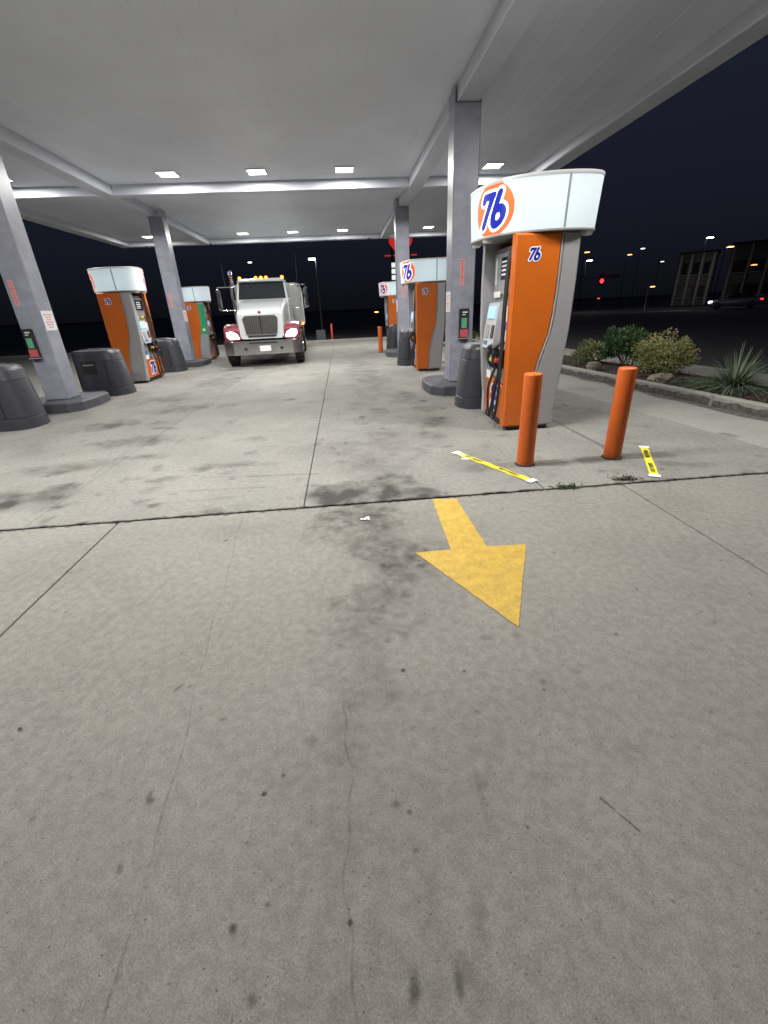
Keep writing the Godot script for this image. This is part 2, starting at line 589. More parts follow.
	# the stick-like scrape and hairline cracks
	for i in 40:
		var f := i / 39.0
		blot(tn, lerpf(0.735, 0.80, f), lerpf(-0.845, -0.735, f), 0.005, 0.006, 0.5, 0.5, 0.6, 0.3)
	for i in 330:
		var f := i / 329.0
		var zz := lerpf(-3.3, -0.3, f)
		blot(tn, lerpf(-0.93, -0.66, f) + 0.012 * sin(zz * 9.0) * sin(zz * 3.7), zz, 0.006, 0.012, 0.0, 0.12 + 0.12 * absf(sin(zz * 4.1)), 0.9, 0.3)
	for i in 110:
		var f := i / 109.0
		var zz := lerpf(-1.35, -0.35, f)
		blot(tn, -0.10 + 0.012 * sin(zz * 11.0) + 0.008 * sin(zz * 29.0), zz, 0.004, 0.01, 0.0, 0.22, 0.8, 0.3)
	for i in 620:
		var x := rng.randf_range(-3.4, 4.2); var z := rng.randf_range(-3.35, 0.3)
		var r := 0.0035 + 0.014 * pow(rng.randf(), 3.2)
		blot(tn, x, z, r * rng.randf_range(0.7, 1.6), r, rng.randf() * 3.0, rng.randf_range(0.15, 0.55), 0.8, 0.7)
	for i in 60:
		var x := rng.randf_range(-0.4, 1.2); var z := rng.randf_range(-2.6, -0.9)
		var r := 0.012 + 0.022 * rng.randf()
		blot(tn, x, z, r * 1.2, r, 0.0, rng.randf_range(0.08, 0.3), 0.8, 0.5)
	# worn scuffs left by tyres, pale and dark, and chipped joint edges
	for i in 34:
		var x := rng.randf_range(-2.6, 3.0); var z := rng.randf_range(-3.2, -0.3)
		blot(tn, x, z, rng.randf_range(0.004, 0.012), rng.randf_range(0.10, 0.5), rng.randf_range(-0.5, 0.5), rng.randf_range(-0.10, 0.14), 0.9, 0.5)
	for i in 260:
		var x := rng.randf_range(-4.0, 4.5)
		blot(tn, x, -3.395 + rng.randf() * 0.012, rng.randf_range(0.01, 0.05), rng.randf_range(0.006, 0.02), 0.0, rng.randf_range(0.2, 0.6), 0.8, 0.7)
	for i in 70:
		var z := rng.randf_range(-3.3, 0.2)
		blot(tn, [-1.95, 2.37][i % 2] + rng.randfn() * 0.008, z, rng.randf_range(0.006, 0.014), rng.randf_range(0.01, 0.05), 0.0, rng.randf_range(0.15, 0.4), 0.8, 0.7)
	for i in 60:
		var r := rng.randf_range(0.05, 0.16)
		blot(tn, rng.randf_range(-3, 3.5), rng.randf_range(-3.3, -0.4), r * 1.4, r, rng.randf() * 3.0, rng.randf_range(-0.05, 0.08), 1.0, 0.9)
	var st := stain_tex(tn, 0.25, 0.4)
	var tf := new_stain(1536, 1659, FAR.position.x, FAR.position.y, 76.8)
	for b in [[0.10, -3.72, 0.52, 0.36, 0.0, 0.52, 0.35, 0.6], [0.5, -3.55, 0.32, 0.18, 0.0, 0.42, 0.4, 0.6], [-0.15, -3.6, 0.28, 0.22, 0.0, 0.3, 0.6, 0.8], [0.2, -4.6, 0.9, 0.9, 0.0, 0.14, 0.9, 0.9],
			[0.5, -6.5, 0.7, 1.8, 0.0, 0.16, 0.9, 0.9], [0.6, -9.5, 0.6, 2.0, 0.0, 0.16, 0.9, 0.9], [0.3, -14.0, 0.6, 3.0, 0.0, 0.16, 0.9, 0.9], [0.7, -12.0, 0.3, 1.5, 0.1, 0.12, 0.9, 0.9],
			[-3.2, -4.1, 0.6, 0.35, 0.0, 0.38, 0.9, 0.9], [-3.3, -5.0, 0.5, 0.3, 0.1, 0.30, 0.9, 0.9], [-2.9, -6.1, 0.7, 0.35, 0.2, 0.26, 0.9, 0.9], [-3.6, -7.2, 0.9, 0.5, 0.1, 0.34, 0.8, 0.9], [-3.0, -8.2, 0.8, 0.5, -0.1, 0.3, 0.9, 0.9],
			[-3.6, -9.6, 0.8, 0.8, 0.0, 0.26, 0.9, 0.9], [-3.2, -12.0, 0.7, 1.6, 0.0, 0.22, 0.9, 0.9], [-1.24, -4.72, 0.5, 0.14, 0.1, 0.2, 0.9, 0.9], [-1.9, -4.4, 0.3, 0.1, -0.1, 0.24, 0.9, 0.9], [-2.45, -5.3, 0.3, 0.12, 0.2, 0.24, 0.9, 0.9],
			[-1.3, -4.0, 0.7, 0.035, 0.06, 0.22, 0.7, 0.5], [-0.9, -4.3, 0.7, 0.03, 0.1, 0.2, 0.7, 0.5], [-1.6, -3.75, 0.6, 0.03, -0.05, 0.2, 0.7, 0.5],
			[-1.1, -8.6, 0.16, 0.14, 0.0, 0.3, 0.7, 0.6], [-1.3, -5.8, 0.25, 0.2, 0.0, 0.14, 0.9, 0.9], [3.3, -5.6, 0.5, 1.2, 0.0, 0.12, 0.9, 0.9], [2.45, -3.75, 0.22, 0.09, 0.2, 0.26, 0.8, 0.8], [3.6, -4.2, 0.7, 0.14, 0.1, 0.16, 0.9, 0.9],  # holds the lone bollard's shade, painted to its right, and a darker patch beside the pump
			[1.1, -4.2, 0.4, 0.25, 0.0, 0.14, 0.9, 0.9], [1.2, -6.3, 0.3, 0.9, 0.0, 0.2, 0.9, 0.9], [1.1, -8.2, 0.35, 0.7, 0.0, 0.2, 0.9, 0.9], [3.5, -10.0, 0.7, 2.5, 0.1, 0.12, 0.9, 0.9],
			[-2.6, -15.0, 1.2, 1.5, 0.0, 0.3, 0.9, 0.9], [-1.5, -7.0, 1.0, 1.5, 0.0, -0.16, 1.0, 0.9], [-1.6, -11.0, 0.9, 2.4, 0.0, -0.14, 1.0, 0.9], [1.3, -10.6, 0.3, 0.8, 0.0, -0.2, 0.9, 0.9], [1.9, -5.2, 0.15, 0.12, 0.0, 0.25, 0.8, 0.8]]:  # opens with a dark patch beneath the truck's front
		blot(tf, b[0], b[1], b[2], b[3], b[4], b[5] * (1.5 if b[0] < -2.0 or b[1] < -4.2 else 1.1), b[6], b[7])
	for i in 560:
		var x := rng.randf_range(-5.0, 4.6)
		var z := -3.45 - 16.0 * pow(rng.randf(), 1.6)
		var r := 0.02 + 0.11 * pow(rng.randf(), 3.0)
		blot(tf, x, z, r * rng.randf_range(0.8, 2.2), r, PI * 0.5 * float(rng.randi() % 2) + rng.randf() * 0.6 - 0.3, rng.randf_range(0.10, 0.42), 0.8, 0.8)
	for i in 260:
		blot(tf, rng.randf_range(-5.0, 4.8), -3.425 - rng.randf() * 0.02, rng.randf_range(0.02, 0.07), rng.randf_range(0.012, 0.03), 0.0, rng.randf_range(0.2, 0.5), 0.8, 0.7)
	for i in 46:
		blot(tf, rng.randf_range(-4.4, 1.4), rng.randf_range(-13, -3.8), rng.randf_range(0.02, 0.05), rng.randf_range(0.3, 1.2), rng.randf_range(-0.25, 0.25), rng.randf_range(-0.12, 0.16), 0.9, 0.5)
	for i in 60:
		var r := rng.randf_range(0.2, 0.6)
		blot(tf, rng.randf_range(-5, 4.6), rng.randf_range(-20, -4), r * rng.randf_range(0.5, 1.2), r * 1.4, 0.0, rng.randf_range(-0.1, 0.14), 1.0, 0.9)
	var sf := stain_tex(tf, 0.36, 0.5)
	for pr in [["concrete_near", st], ["concrete_far", sf], ["concrete_apron", sf]]:
		var m: StandardMaterial3D = M[pr[0]]
		m.detail_enabled = true
		m.detail_albedo = pr[1]
		m.detail_uv_layer = BaseMaterial3D.DETAIL_UV_2
		m.detail_blend_mode = BaseMaterial3D.BLEND_MODE_MIX

func ground() -> void:
	var s := S()
	s.set_smooth_group(-1)
	quad(s, Vector3(-900, -0.045, 900), Vector3(900, -0.045, 900), Vector3(900, -0.045, -900), Vector3(-900, -0.045, -900), Vector3.UP)
	struct("road", s, M.asphalt)
	s = S()
	s.set_smooth_group(-1)
	quad(s, Vector3(-24, -0.020, 12), Vector3(kerb_x(12), -0.020, 12), Vector3(kerb_x(-24.9), -0.020, -24.9), Vector3(-24, -0.020, -24.9), Vector3.UP)
	var base := struct("forecourt_pavement", s, M.joint)
	# bays between the joints, (x, z) corners
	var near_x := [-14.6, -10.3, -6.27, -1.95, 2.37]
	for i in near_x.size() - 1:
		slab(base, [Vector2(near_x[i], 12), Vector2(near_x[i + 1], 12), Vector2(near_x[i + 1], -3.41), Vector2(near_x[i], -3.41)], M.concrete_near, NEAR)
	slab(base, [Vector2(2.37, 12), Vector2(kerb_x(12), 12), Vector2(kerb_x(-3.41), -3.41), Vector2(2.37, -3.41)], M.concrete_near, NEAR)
	# pad in front of the pump island
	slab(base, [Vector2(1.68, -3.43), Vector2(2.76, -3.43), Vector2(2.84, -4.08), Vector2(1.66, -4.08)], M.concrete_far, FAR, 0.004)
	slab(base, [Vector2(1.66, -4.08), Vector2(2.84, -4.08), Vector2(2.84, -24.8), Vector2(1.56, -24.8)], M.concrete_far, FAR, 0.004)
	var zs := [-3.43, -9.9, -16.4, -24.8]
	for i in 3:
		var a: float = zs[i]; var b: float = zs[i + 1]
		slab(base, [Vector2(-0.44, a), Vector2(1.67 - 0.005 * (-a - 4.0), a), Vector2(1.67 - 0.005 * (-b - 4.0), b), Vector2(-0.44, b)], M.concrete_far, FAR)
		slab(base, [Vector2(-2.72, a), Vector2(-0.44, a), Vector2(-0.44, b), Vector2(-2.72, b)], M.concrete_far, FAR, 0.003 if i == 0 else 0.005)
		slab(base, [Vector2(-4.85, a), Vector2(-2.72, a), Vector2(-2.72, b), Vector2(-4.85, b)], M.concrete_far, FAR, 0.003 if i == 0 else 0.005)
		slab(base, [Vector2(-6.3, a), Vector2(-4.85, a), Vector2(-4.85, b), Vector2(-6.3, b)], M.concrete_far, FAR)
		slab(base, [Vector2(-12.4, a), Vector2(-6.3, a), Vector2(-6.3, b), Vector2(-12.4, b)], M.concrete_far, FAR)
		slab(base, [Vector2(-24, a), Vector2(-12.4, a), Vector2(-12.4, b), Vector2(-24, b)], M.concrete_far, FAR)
		# the driving bay right of the island, and the paler strip along the kerb
		var ea := kerb_x(a) - 1.12; var eb := kerb_x(b) - 1.12
		if i == 2:
			eb = 2.9
		var l0 := 2.76 if i == 0 else 2.85
		slab(base, [Vector2(l0, a), Vector2(ea, a), Vector2(eb, b), Vector2(2.85, b)], M.concrete_far, FAR, 0.003)
		slab(base, [Vector2(ea, a), Vector2(kerb_x(a), a), Vector2(kerb_x(b), b), Vector2(eb, b)], M.concrete_apron, FAR, 0.003)
	var gm := mat("kerb_foot_dark", lin(0.12, 0.115, 0.105), 0.9)  # dark tone for the kerb face band and the strip before it
	tri_tex(gm, speckle(512, 0.2, 0.5, 0.02, 0.6, 61), 0.8)
	# kerbs, in lengths
	s = S()
	s.set_smooth_group(-1)
	quad(s, Vector3(-24, -0.03, -24.92), Vector3(kerb_x(-24.9), -0.03, -24.92), Vector3(kerb_x(-24.9), -0.03, -25.0), Vector3(-24, -0.03, -25.0), Vector3.UP)
	var kb := struct("kerb_bed", s, M.joint)
	var ka := atan(0.0996)
	for i in 15:
		var z0 := 4.0 - i * 2.0
		var zm := z0 - 1.0
		var k := S()
		bx(k, Vector3(kerb_x(zm) + 0.065, 0.055, zm), Vector3(0.13, 0.21, 2.0 / cos(ka) - 0.012), 0.018, Basis(Vector3.UP, ka))
		var ks := part("kerbstone", k, M.concrete_kerb, kb)
		# darker band on the kerb face, ragged along its upper edge
		k = S()
		var po := PackedVector2Array([Vector2(-0.98, -0.02), Vector2(0.98, -0.02)])
		for c in 21:
			po.append(Vector2(0.98 - 1.96 * c / 20.0, 0.105 + rng.randf_range(-0.022, 0.018)))
		prism(k, po, 0.01, Transform3D(Basis(Vector3.UP, ka - PI / 2), Vector3(kerb_x(zm) - 0.003, 0.0, zm)))
		part("dark_face_band", k, gm, ks)
	for i in 14:
		var k := S()
		bx(k, Vector3(-22.6 + i * 2.0, 0.04, -24.98), Vector3(1.988, 0.18, 0.15), 0.015)
		part("kerbstone", k, M.concrete_kerb, kb)
	s = S()
	s.set_smooth_group(-1)
	for i in 40:
		var za := -2.0 - i * 0.3; var zb := za - 0.3
		var wa := 0.20 + 0.05 * sin(i * 1.7) + 0.03 * sin(i * 4.1) - 0.0035 * i; var wb := 0.20 + 0.05 * sin((i + 1) * 1.7) + 0.03 * sin((i + 1) * 4.1) - 0.0035 * (i + 1)
		quad(s, Vector3(kerb_x(za), 0.004, za), Vector3(kerb_x(za) - wa, 0.004, za), Vector3(kerb_x(zb) - wb, 0.004, zb), Vector3(kerb_x(zb), 0.004, zb), Vector3.UP)
	struct("dark_kerb_strip", s, gm)  # darker strip of uneven width along the kerb
	# planting bed along the kerb and behind the far kerb
	s = S()
	var nz := FastNoiseLite.new()
	nz.frequency = 1.4
	s.set_smooth_group(1)
	for i in 56:
		for j in 6:
			var P := []
			for d in [[0, 0], [1, 0], [1, 1], [0, 1]]:
				var zz: float = 4.0 - (i + d[0]) * 0.52
				var xx: float = kerb_x(zz) + 0.15 + (j + d[1]) * 0.23
				P.append(Vector3(xx, 0.11 + 0.045 * nz.get_noise_2d(xx * 2.0, zz * 2.0) + (0.05 if j + d[1] in [2, 3, 4] else 0.0), zz))
			quad(s, P[0], P[1], P[2], P[3], Vector3.UP)
	struct("planting_bed", s, M.mulch)
	s = S()
	bx(s, Vector3(-9.0, 0.02, -25.9), Vector3(29.0, 0.10, 1.7), 0.02)
	struct("far_verge", s, M.mulch)
	s = S()
	var q := []
	for z in [4.0, -26.0]:
		q.append(Vector3(kerb_x(z) + 1.5, 0.06, z))
		q.append(Vector3(kerb_x(z) + 2.9, 0.06, z))
	s.set_smooth_group(-1)
	quad(s, q[0], q[1], q[3], q[2], Vector3.UP)
	quad(s, q[1], q[3], q[3] + Vector3.DOWN * 0.12, q[1] + Vector3.DOWN * 0.12, Vector3.RIGHT)
	quad(s, q[0], q[2], q[2] + Vector3.DOWN * 0.12, q[0] + Vector3.DOWN * 0.12, Vector3.LEFT)
	struct("sidewalk", s, M.concrete_kerb)
	# dark ridge behind everything, added to blacken the skyline
	s = S()
	s.set_smooth_group(1)
	nz.frequency = 0.02
	var prev := []
	for i in 121:
		var t := lerpf(-2.0, 2.0, i / 120.0)
		var r := 420.0
		var hh := 2.0 + 1.0 * nz.get_noise_1d(i * 6.0) + 0.5 * nz.get_noise_1d(i * 31.0)
		var now := [Vector3(sin(t) * r, -1, -cos(t) * r), Vector3(sin(t) * (r + 60), hh, -cos(t) * (r + 60)), Vector3(sin(t) * (r + 160), hh * 0.4, -cos(t) * (r + 160))]
		if i > 0:
			for k in 2:
				quad(s, prev[k], now[k], now[k + 1], prev[k + 1], Vector3(-sin(t), 1, cos(t)))
		prev = now
	struct("added_ridge", s, M.ridge_dark)

func canopy() -> void:
	var t := thing("canopy", "large white flat canopy roof with beams over all the fuel pumps", "canopy", Vector3(-1.83, 0, -11.22))
	# local: x -7.33..7.33, z -11.7..11.7
	var n := 37
	var hx := 6.92
	var w := hx * 2.0 / n
	var s := S()
	# one pan of the deck: flat with a folded edge
	s.set_smooth_group(-1)
	var zf := 11.32
	var prof := [Vector2(-w * 0.5, 0.003), Vector2(-w * 0.5 + 0.008, 0.0), Vector2(w * 0.5 - 0.008, 0.0), Vector2(w * 0.5 - 0.0004, 0.003), Vector2(w * 0.5 - 0.0004, 0.06), Vector2(-w * 0.5, 0.06)]
	for i in prof.size():
		var a: Vector2 = prof[i]; var b: Vector2 = prof[(i + 1) % prof.size()]
		quad(s, Vector3(a.x, a.y, -zf), Vector3(b.x, b.y, -zf), Vector3(b.x, b.y, zf), Vector3(a.x, a.y, zf), Vector3((a.x + b.x) * 0.5, (a.y + b.y) * 0.5 - 0.03, 0))
	var pan := mesh_of(s)
	for i in n:
		var o := inst("deck_panel", pan, M.deck_white, t)
		o.position = Vector3(-hx + (i + 0.5) * w, DECK, 0)
	s = S()
	bx(s, Vector3(0, DECK + 0.42, 0), Vector3(14.5, 0.06, 23.2), 0.01)
	part("roof_sheet", s, M.deck_white, t)
	for g in [-1.0, 1.0]:
		s = S()
		bx(s, Vector3(g * 7.125, 4.74, 0), Vector3(0.41, 0.78, 23.4), 0.02)
		part("fascia", s, M.beam_white, t)
		s = S()
		bx(s, Vector3(0, 4.74, g * 11.51), Vector3(13.83, 0.78, 0.38), 0.02)
		part("fascia", s, M.beam_white, t)
	var bxs := [2.20 + 1.83, -5.57 + 1.83]
	var bw := 0.36
	for x in bxs:
		s = S()
		bx(s, Vector3(x, 4.432, 0), Vector3(bw, 0.235, 22.6), 0.012)
		part("beam", s, M.beam_white, t)
	for sp in [[-hx, bxs[1] - bw * 0.5 - 0.003], [bxs[1] + bw * 0.5 + 0.003, bxs[0] - bw * 0.5 - 0.003], [bxs[0] + bw * 0.5 + 0.003, hx]]:
		s = S()
		bx(s, Vector3((sp[0] + sp[1]) * 0.5, 4.436, -13.78 + 11.22), Vector3(sp[1] - sp[0] - 0.004, 0.225, 0.28), 0.012)
		part("cross_beam", s, M.beam_white, t)
	for g in [[-3.5, -11.3], [3.3, -11.3], [-6.2, -11.3]]:
		s = S()
		lathe(s, Vector3(g[0], 4.35, g[1] + 0.1), [[0.03, 0.0], [0.045, -0.02], [0.045, -0.05], [0.02, -0.07]], 10)
		part("camera_dome", s, M.black_plastic, t)

func canopy_lights() -> void:
	var xs := [-7.46, -3.73, -1.70, 0.35, 3.95]
	var zs := [-12.8, -21.37, -4.24]
	var rows := ["middle row before the cross beam", "far row by the canopy edge", "nearest row, overhead"]
	var names := ["leftmost", "second from left", "third from left", "fourth from left", "rightmost"]
	var src: Node3D = null
	for j in 3:
		for i in 5:
			var at := Vector3(xs[i], DECK, zs[j])
			var lab: String = "lit square canopy lamp in the %s, %s" % [rows[j], names[i]]
			if src == null:
				src = thing("canopy_light", lab, "ceiling light", at, 0.0, "lamps under the canopy")
				var s := S()
				for e in [[0, 0.215, 0.46, 0.03], [0, -0.215, 0.46, 0.03], [0.215, 0, 0.03, 0.40], [-0.215, 0, 0.03, 0.40], [0, 0, 0.40, 0.06]]:
					bx(s, Vector3(e[0], -0.012, e[1]), Vector3(e[2], 0.04, e[3]), 0.004)
				part("housing", s, M.housing, src)
				for g in [-1, 1]:
					s = S()
					bx(s, Vector3(0, -0.014, g * 0.115), Vector3(0.398, 0.03, 0.168), 0.004)
					part("lamp_lens", s, M.lamp_white, src)
				var l := AreaLight3D.new()
				l.name = "lamp"
				l.area_size = Vector2(0.40, 0.40)
				l.area_normalize_energy = true
				l.light_energy = 17.0
				l.light_color = Color(1.0, 0.99, 0.975)
				l.area_range = 60.0
				l.shadow_enabled = true
				l.rotation_degrees.x = -90
				l.position.y = -0.04
				src.add_child(l)
			else:
				copy(src, lab, at)

func columns() -> void:
	var spots := [[Vector3(2.19, 0, -8.72), "grey canopy column on dark plinth beside the nearest right bin"], [Vector3(2.12, 0, -16.1), "grey canopy column between the two far right-hand pumps"],
		[Vector3(-5.57, 0, -9.30), "leaning-looking grey canopy column at the left edge between two bins"], [Vector3(-5.36, 0, -16.45), "grey canopy column behind the left pump, before the green-panelled pump"]]
	for k in spots.size():
		var t := thing("canopy_column", spots[k][1], "column", spots[k][0], 0.0, "columns holding up the canopy")
		var s := S()
		bx(s, Vector3(0, 2.24, 0), Vector3(0.42, 4.14, 0.42), 0.014)
		part("shaft", s, M.column_grey, t)
		for g in [-1, 1]:
			s = S()
			bx(s, Vector3(g * 0.202, 4.405, 0), Vector3(0.016, 0.19, 0.42), 0.004)
			part("side_plate", s, M.column_grey, t)
		var lane: float = -1.0 if t.position.x > 0 else 1.0
		# plinth with a blunt rounded nose towards the lane
		var pl := PackedVector2Array()
		for p in [[-0.62, -0.78], [0.42, -0.78], [0.62, -0.5], [0.66, 0.0], [0.62, 0.5], [0.42, 0.72], [-0.62, 0.72]]:
			pl.append(Vector2(p[0] * lane, -p[1]))
		s = S()
		prism(s, pl, 0.17, Transform3D(Basis(Vector3.RIGHT, -PI / 2), Vector3(0, 0.17, 0)), 0.02)
		part("plinth", s, M.plinth_grey, t)
		# a narrow upright notice and a square notice
		var zf := 0.21
		s = S()
		bx(s, Vector3(-0.02 if lane < 0 else -0.10, 2.02, zf + 0.002), Vector3(0.075, 0.40, 0.004), 0.001)
		var nb := part("upright_notice", s, M.label_pink, t)
		s = S()
		for i in 11:
			bx(s, Vector3((-0.02 if lane < 0 else -0.10) + 0.004 * float(i % 3 - 1), 1.85 + 0.034 * i, zf + 0.005), Vector3(0.03 + 0.006 * float((i * 5) % 4), 0.016, 0.002), 0.0005)
		part("notice_print", s, M.label_red, nb)
		s = S()
		var sx := 0.21 * lane
		bx(s, Vector3(sx + 0.002 * lane, 1.56, 0.0), Vector3(0.004, 0.33, 0.34), 0.001)
		var sq := part("square_notice", s, M.label_white, t)
		s = S()
		for i in 6:
			var wd := 0.26 - 0.06 * float((i * 7) % 3)
			bx(s, Vector3(sx + 0.005 * lane, 1.66 - i * 0.042, 0.0), Vector3(0.002, 0.02, wd), 0.0005)
		part("notice_print", s, M.label_pink, sq)
		if k == 0 or k == 2:
			var b := thing("notice_holder", "black holder with green and red print on the %s column" % ("near right-hand" if k == 0 else "left edge"), "sign", Vector3(t.position.x + (0.03 if k == 0 else -0.09), 0.92, t.position.z + 0.21), 0.0, "holders on the columns")
			s = S()
			bx(s, Vector3(0, 0.26, 0.03), Vector3(0.17, 0.52, 0.06), 0.008)
			part("case", s, M.black_plastic, b)
			s = S()
			bx(s, Vector3(0, 0.02, 0.045), Vector3(0.20, 0.02, 0.10), 0.006)
			part("ledge", s, M.panel_grey, b)
			s = S()
			bx(s, Vector3(0.0, 0.28, 0.062), Vector3(0.10, 0.17, 0.006), 0.002)
			part("green_print", s, M.print_green, b)
			s = S()
			bx(s, Vector3(0.0, 0.11, 0.062), Vector3(0.15, 0.13, 0.006), 0.002)
			part("red_print", s, M.print_red, b)
			s = S()
			bx(s, Vector3(0.01, 0.46, 0.062), Vector3(0.09, 0.02, 0.004), 0.001)
			bx(s, Vector3(-0.01, 0.42, 0.062), Vector3(0.06, 0.014, 0.004), 0.001)
			part("white_print", s, M.label_white, b)

# ---- the fuel dispenser; local +z is the end panel towards the photograph's camera
func make_dispenser(label: String, at: Vector3) -> Node3D:
	var t := thing("fuel_dispenser", label, "fuel pump", at, 0.0, "fuel dispensers on the islands")
	var s := S()
	bx(s, Vector3(0, 0.045, 0), Vector3(0.54, 0.09, 0.86), 0.01)
	part("base", s, M.black_plastic, t)
	s = S()
	bx(s, Vector3(0, 1.10, 0), Vector3(0.50, 2.02, 0.74), 0.01)
	part("cabinet", s, M.panel_grey, t)
	var split := [[0.05, -0.03], [0.35, -0.015], [0.55, 0.005], [0.72, 0.03], [0.9, 0.075], [1.05, 0.12], [1.19, 0.155], [1.4, 0.178], [1.72, 0.19], [2.18, 0.19]]
	var edge := [[2.18, 0.40], [1.7, 0.405], [1.18, 0.395], [0.6, 0.35], [0.05, 0.29]]
	for e in 2:
		var xf := Transform3D(Basis(Vector3.UP, PI * e), Vector3(0, 0, 0.47 if e == 0 else -0.47))
		var po := PackedVector2Array([Vector2(-0.34, 0.05)])
		var pg := PackedVector2Array()
		for p in split:
			po.append(Vector2(p[1] - 0.006, p[0]))
			pg.append(Vector2(p[1] + 0.006, p[0]))
		po.append(Vector2(-0.34, 2.18))
		for p in edge:
			pg.append(Vector2(p[1], p[0]))
		s = S()
		prism(s, po, 0.10, xf, 0.02)
		var op := part("orange_panel", s, M.orange, t)
		s = S()
		prism(s, pg, 0.10, xf, 0.02)
		part("silver_panel", s, M.silver, t)
		s = S()
		var tp := []
		for p in split:
			tp.append(xf * Vector3(p[1], p[0], -0.008))
		tube(s, curve(tp, 4), 0.012, 8)
		part("trim_strip", s, M.silver, t)
		s = S()
		card(s, xf * Vector3(-0.215, 1.90, 0.003), xf.basis * Vector3(0.20, 0, 0), xf.basis * Vector3(0, 0.15, 0), xf.basis.z)
		part("mark", s, M.mark_plain, op)
	# the two fuelling sides
	for e in 2:
		var R := Basis(Vector3.UP, PI * e)   # e = 0: side facing -x
		var F := Transform3D(R, Vector3.ZERO)
		var door := S()
		var dp := PackedVector2Array([Vector2(-0.36, 0.10), Vector2(0.36, 0.10), Vector2(0.36, 0.50), Vector2(0.1, 0.56), Vector2(-0.36, 0.62)])
		var side := F * Transform3D(Basis(Vector3.UP, -PI / 2), Vector3(-0.30, 0, 0))
		prism(door, dp, 0.05, side, 0.008)
		var dr := part("lower_door", door, M.orange, t)
		s = S()
		card(s, side * Vector3(-0.22, 0.16, 0.003), side.basis * Vector3(0.42, 0, 0), side.basis * Vector3(0, 0.36, 0), side.basis.z)
		part("mark", s, M.mark_plain, dr)
		s = S()
		prism(s, PackedVector2Array([Vector2(-0.36, 0.64), Vector2(0.1, 0.58), Vector2(0.36, 0.52), Vector2(0.36, 0.94), Vector2(-0.36, 0.94)]), 0.04, side * Transform3D(Basis(), Vector3(0, 0, -0.01)), 0.006)
		part("skirt", s, M.silver, t)
		s = S()
		bx(s, F * Vector3(-0.29, 1.09, -0.42), Vector3(0.07, 2.06, 0.035), 0.008)
		part("corner_post", s, M.silver_light, t)
		# console: leaning box with a screen, a keypad and a card slot
		s = S()
		prism(s, PackedVector2Array([Vector2(0.24, 0.94), Vector2(0.40, 0.97), Vector2(0.36, 1.30), Vector2(0.33, 1.50), Vector2(0.24, 1.52)]), 0.40, F * Transform3D(Basis(Vector3.UP, PI), Vector3(0, 0, -0.32)), 0.008)
		var con := part("console", s, M.silver_light, t)
		var lean := F * Transform3D(Basis(Vector3.BACK, -0.14), Vector3.ZERO)
		s = S()
		bx(s, F * Vector3(-0.352, 1.395, -0.12), Vector3(0.02, 0.15, 0.26), 0.004, lean.basis)
		part("screen", s, M.screen_blue, con)
		s = S()
		bx(s, F * Vector3(-0.376, 1.17, -0.19), Vector3(0.018, 0.17, 0.14), 0.004, lean.basis)
		var kp := part("keypad", s, M.panel_grey, con)
		s = S()
		bx(s, F * Vector3(-0.375, 1.17, 0.0), Vector3(0.024, 0.16, 0.09), 0.004, lean.basis)
		part("card_slot", s, M.black_plastic, con)
		kp.set_meta("label", "grey keypad on the console")
		s = S()
		bx(s, F * Vector3(-0.39, 1.03, -0.2), Vector3(0.012, 0.06, 0.14), 0.003)
		part("price_label", s, M.label_blue, con)
		# posters and upper display
		s = S()
		bx(s, F * Vector3(-0.27, 1.32, 0.22), Vector3(0.02, 0.30, 0.20), 0.004)
		var po2 := part("poster", s, M.label_white, t)
		s = S()
		bx(s, F * Vector3(-0.283, 1.24, 0.22), Vector3(0.008, 0.1, 0.17), 0.002)
		part("poster_print", s, M.label_blue, po2)
		s = S()
		bx(s, F * Vector3(-0.262, 1.83, 0.0), Vector3(0.03, 0.46, 0.66), 0.008)
		var up := part("upper_panel", s, M.panel_grey, t)
		s = S()
		bx(s, F * Vector3(-0.28, 1.88, 0.10), Vector3(0.014, 0.24, 0.36), 0.004)
		part("display", s, M.display_dark, up)
		s = S()
		for i in 4:
			bx(s, F * Vector3(-0.288, 1.95 - i * 0.045, 0.06), Vector3(0.004, 0.018, 0.20), 0.001)
		part("display_print", s, M.display_white, up)
		for st in [[0.62, -0.22, 0.10, 0.16, "label_white"], [0.74, -0.24, 0.07, 0.10, "label_blue"], [1.60, -0.18, 0.07, 0.22, "label_white"], [1.60, 0.12, 0.05, 0.14, "caution_yellow"], [1.12, 0.24, 0.10, 0.16, "label_white"]]:
			s = S()
			bx(s, F * Vector3(-0.2795 if st[0] > 1.5 else (-0.318 if st[0] < 1.0 else -0.266), st[0], st[1]), Vector3(0.008, st[2], st[3]), 0.001)
			part("sticker", s, M[st[4]], t)
		s = S()
		bx(s, F * Vector3(-0.281, 1.86, -0.24), Vector3(0.008, 0.3, 0.05), 0.002)
		part("sticker", s, M.label_white, up)
		# nozzles with their hoses
		for i in 2:
			var z := 0.05 + 0.18 * i
			s = S()
			bx(s, F * Vector3(-0.31, 0.86, z), Vector3(0.08, 0.22, 0.13), 0.012)
			var noz := part("nozzle", s, M.black_plastic, t)
			s = S()
			tube(s, curve([F * Vector3(-0.33, 0.74, z), F * Vector3(-0.41, 0.80, z), F * Vector3(-0.43, 0.92, z), F * Vector3(-0.38, 1.02, z), F * Vector3(-0.30, 1.05, z)], 5), 0.022, 8)
			bx(s, F * Vector3(-0.40, 0.96, z), Vector3(0.07, 0.13, 0.06), 0.015, Basis(Vector3.BACK, 0.4 if e == 0 else -0.4))
			part("handle", s, M.black_plastic, noz)
			s = S()
			bx(s, F * Vector3(-0.385, 0.845, z), Vector3(0.075, 0.05, 0.085), 0.01)
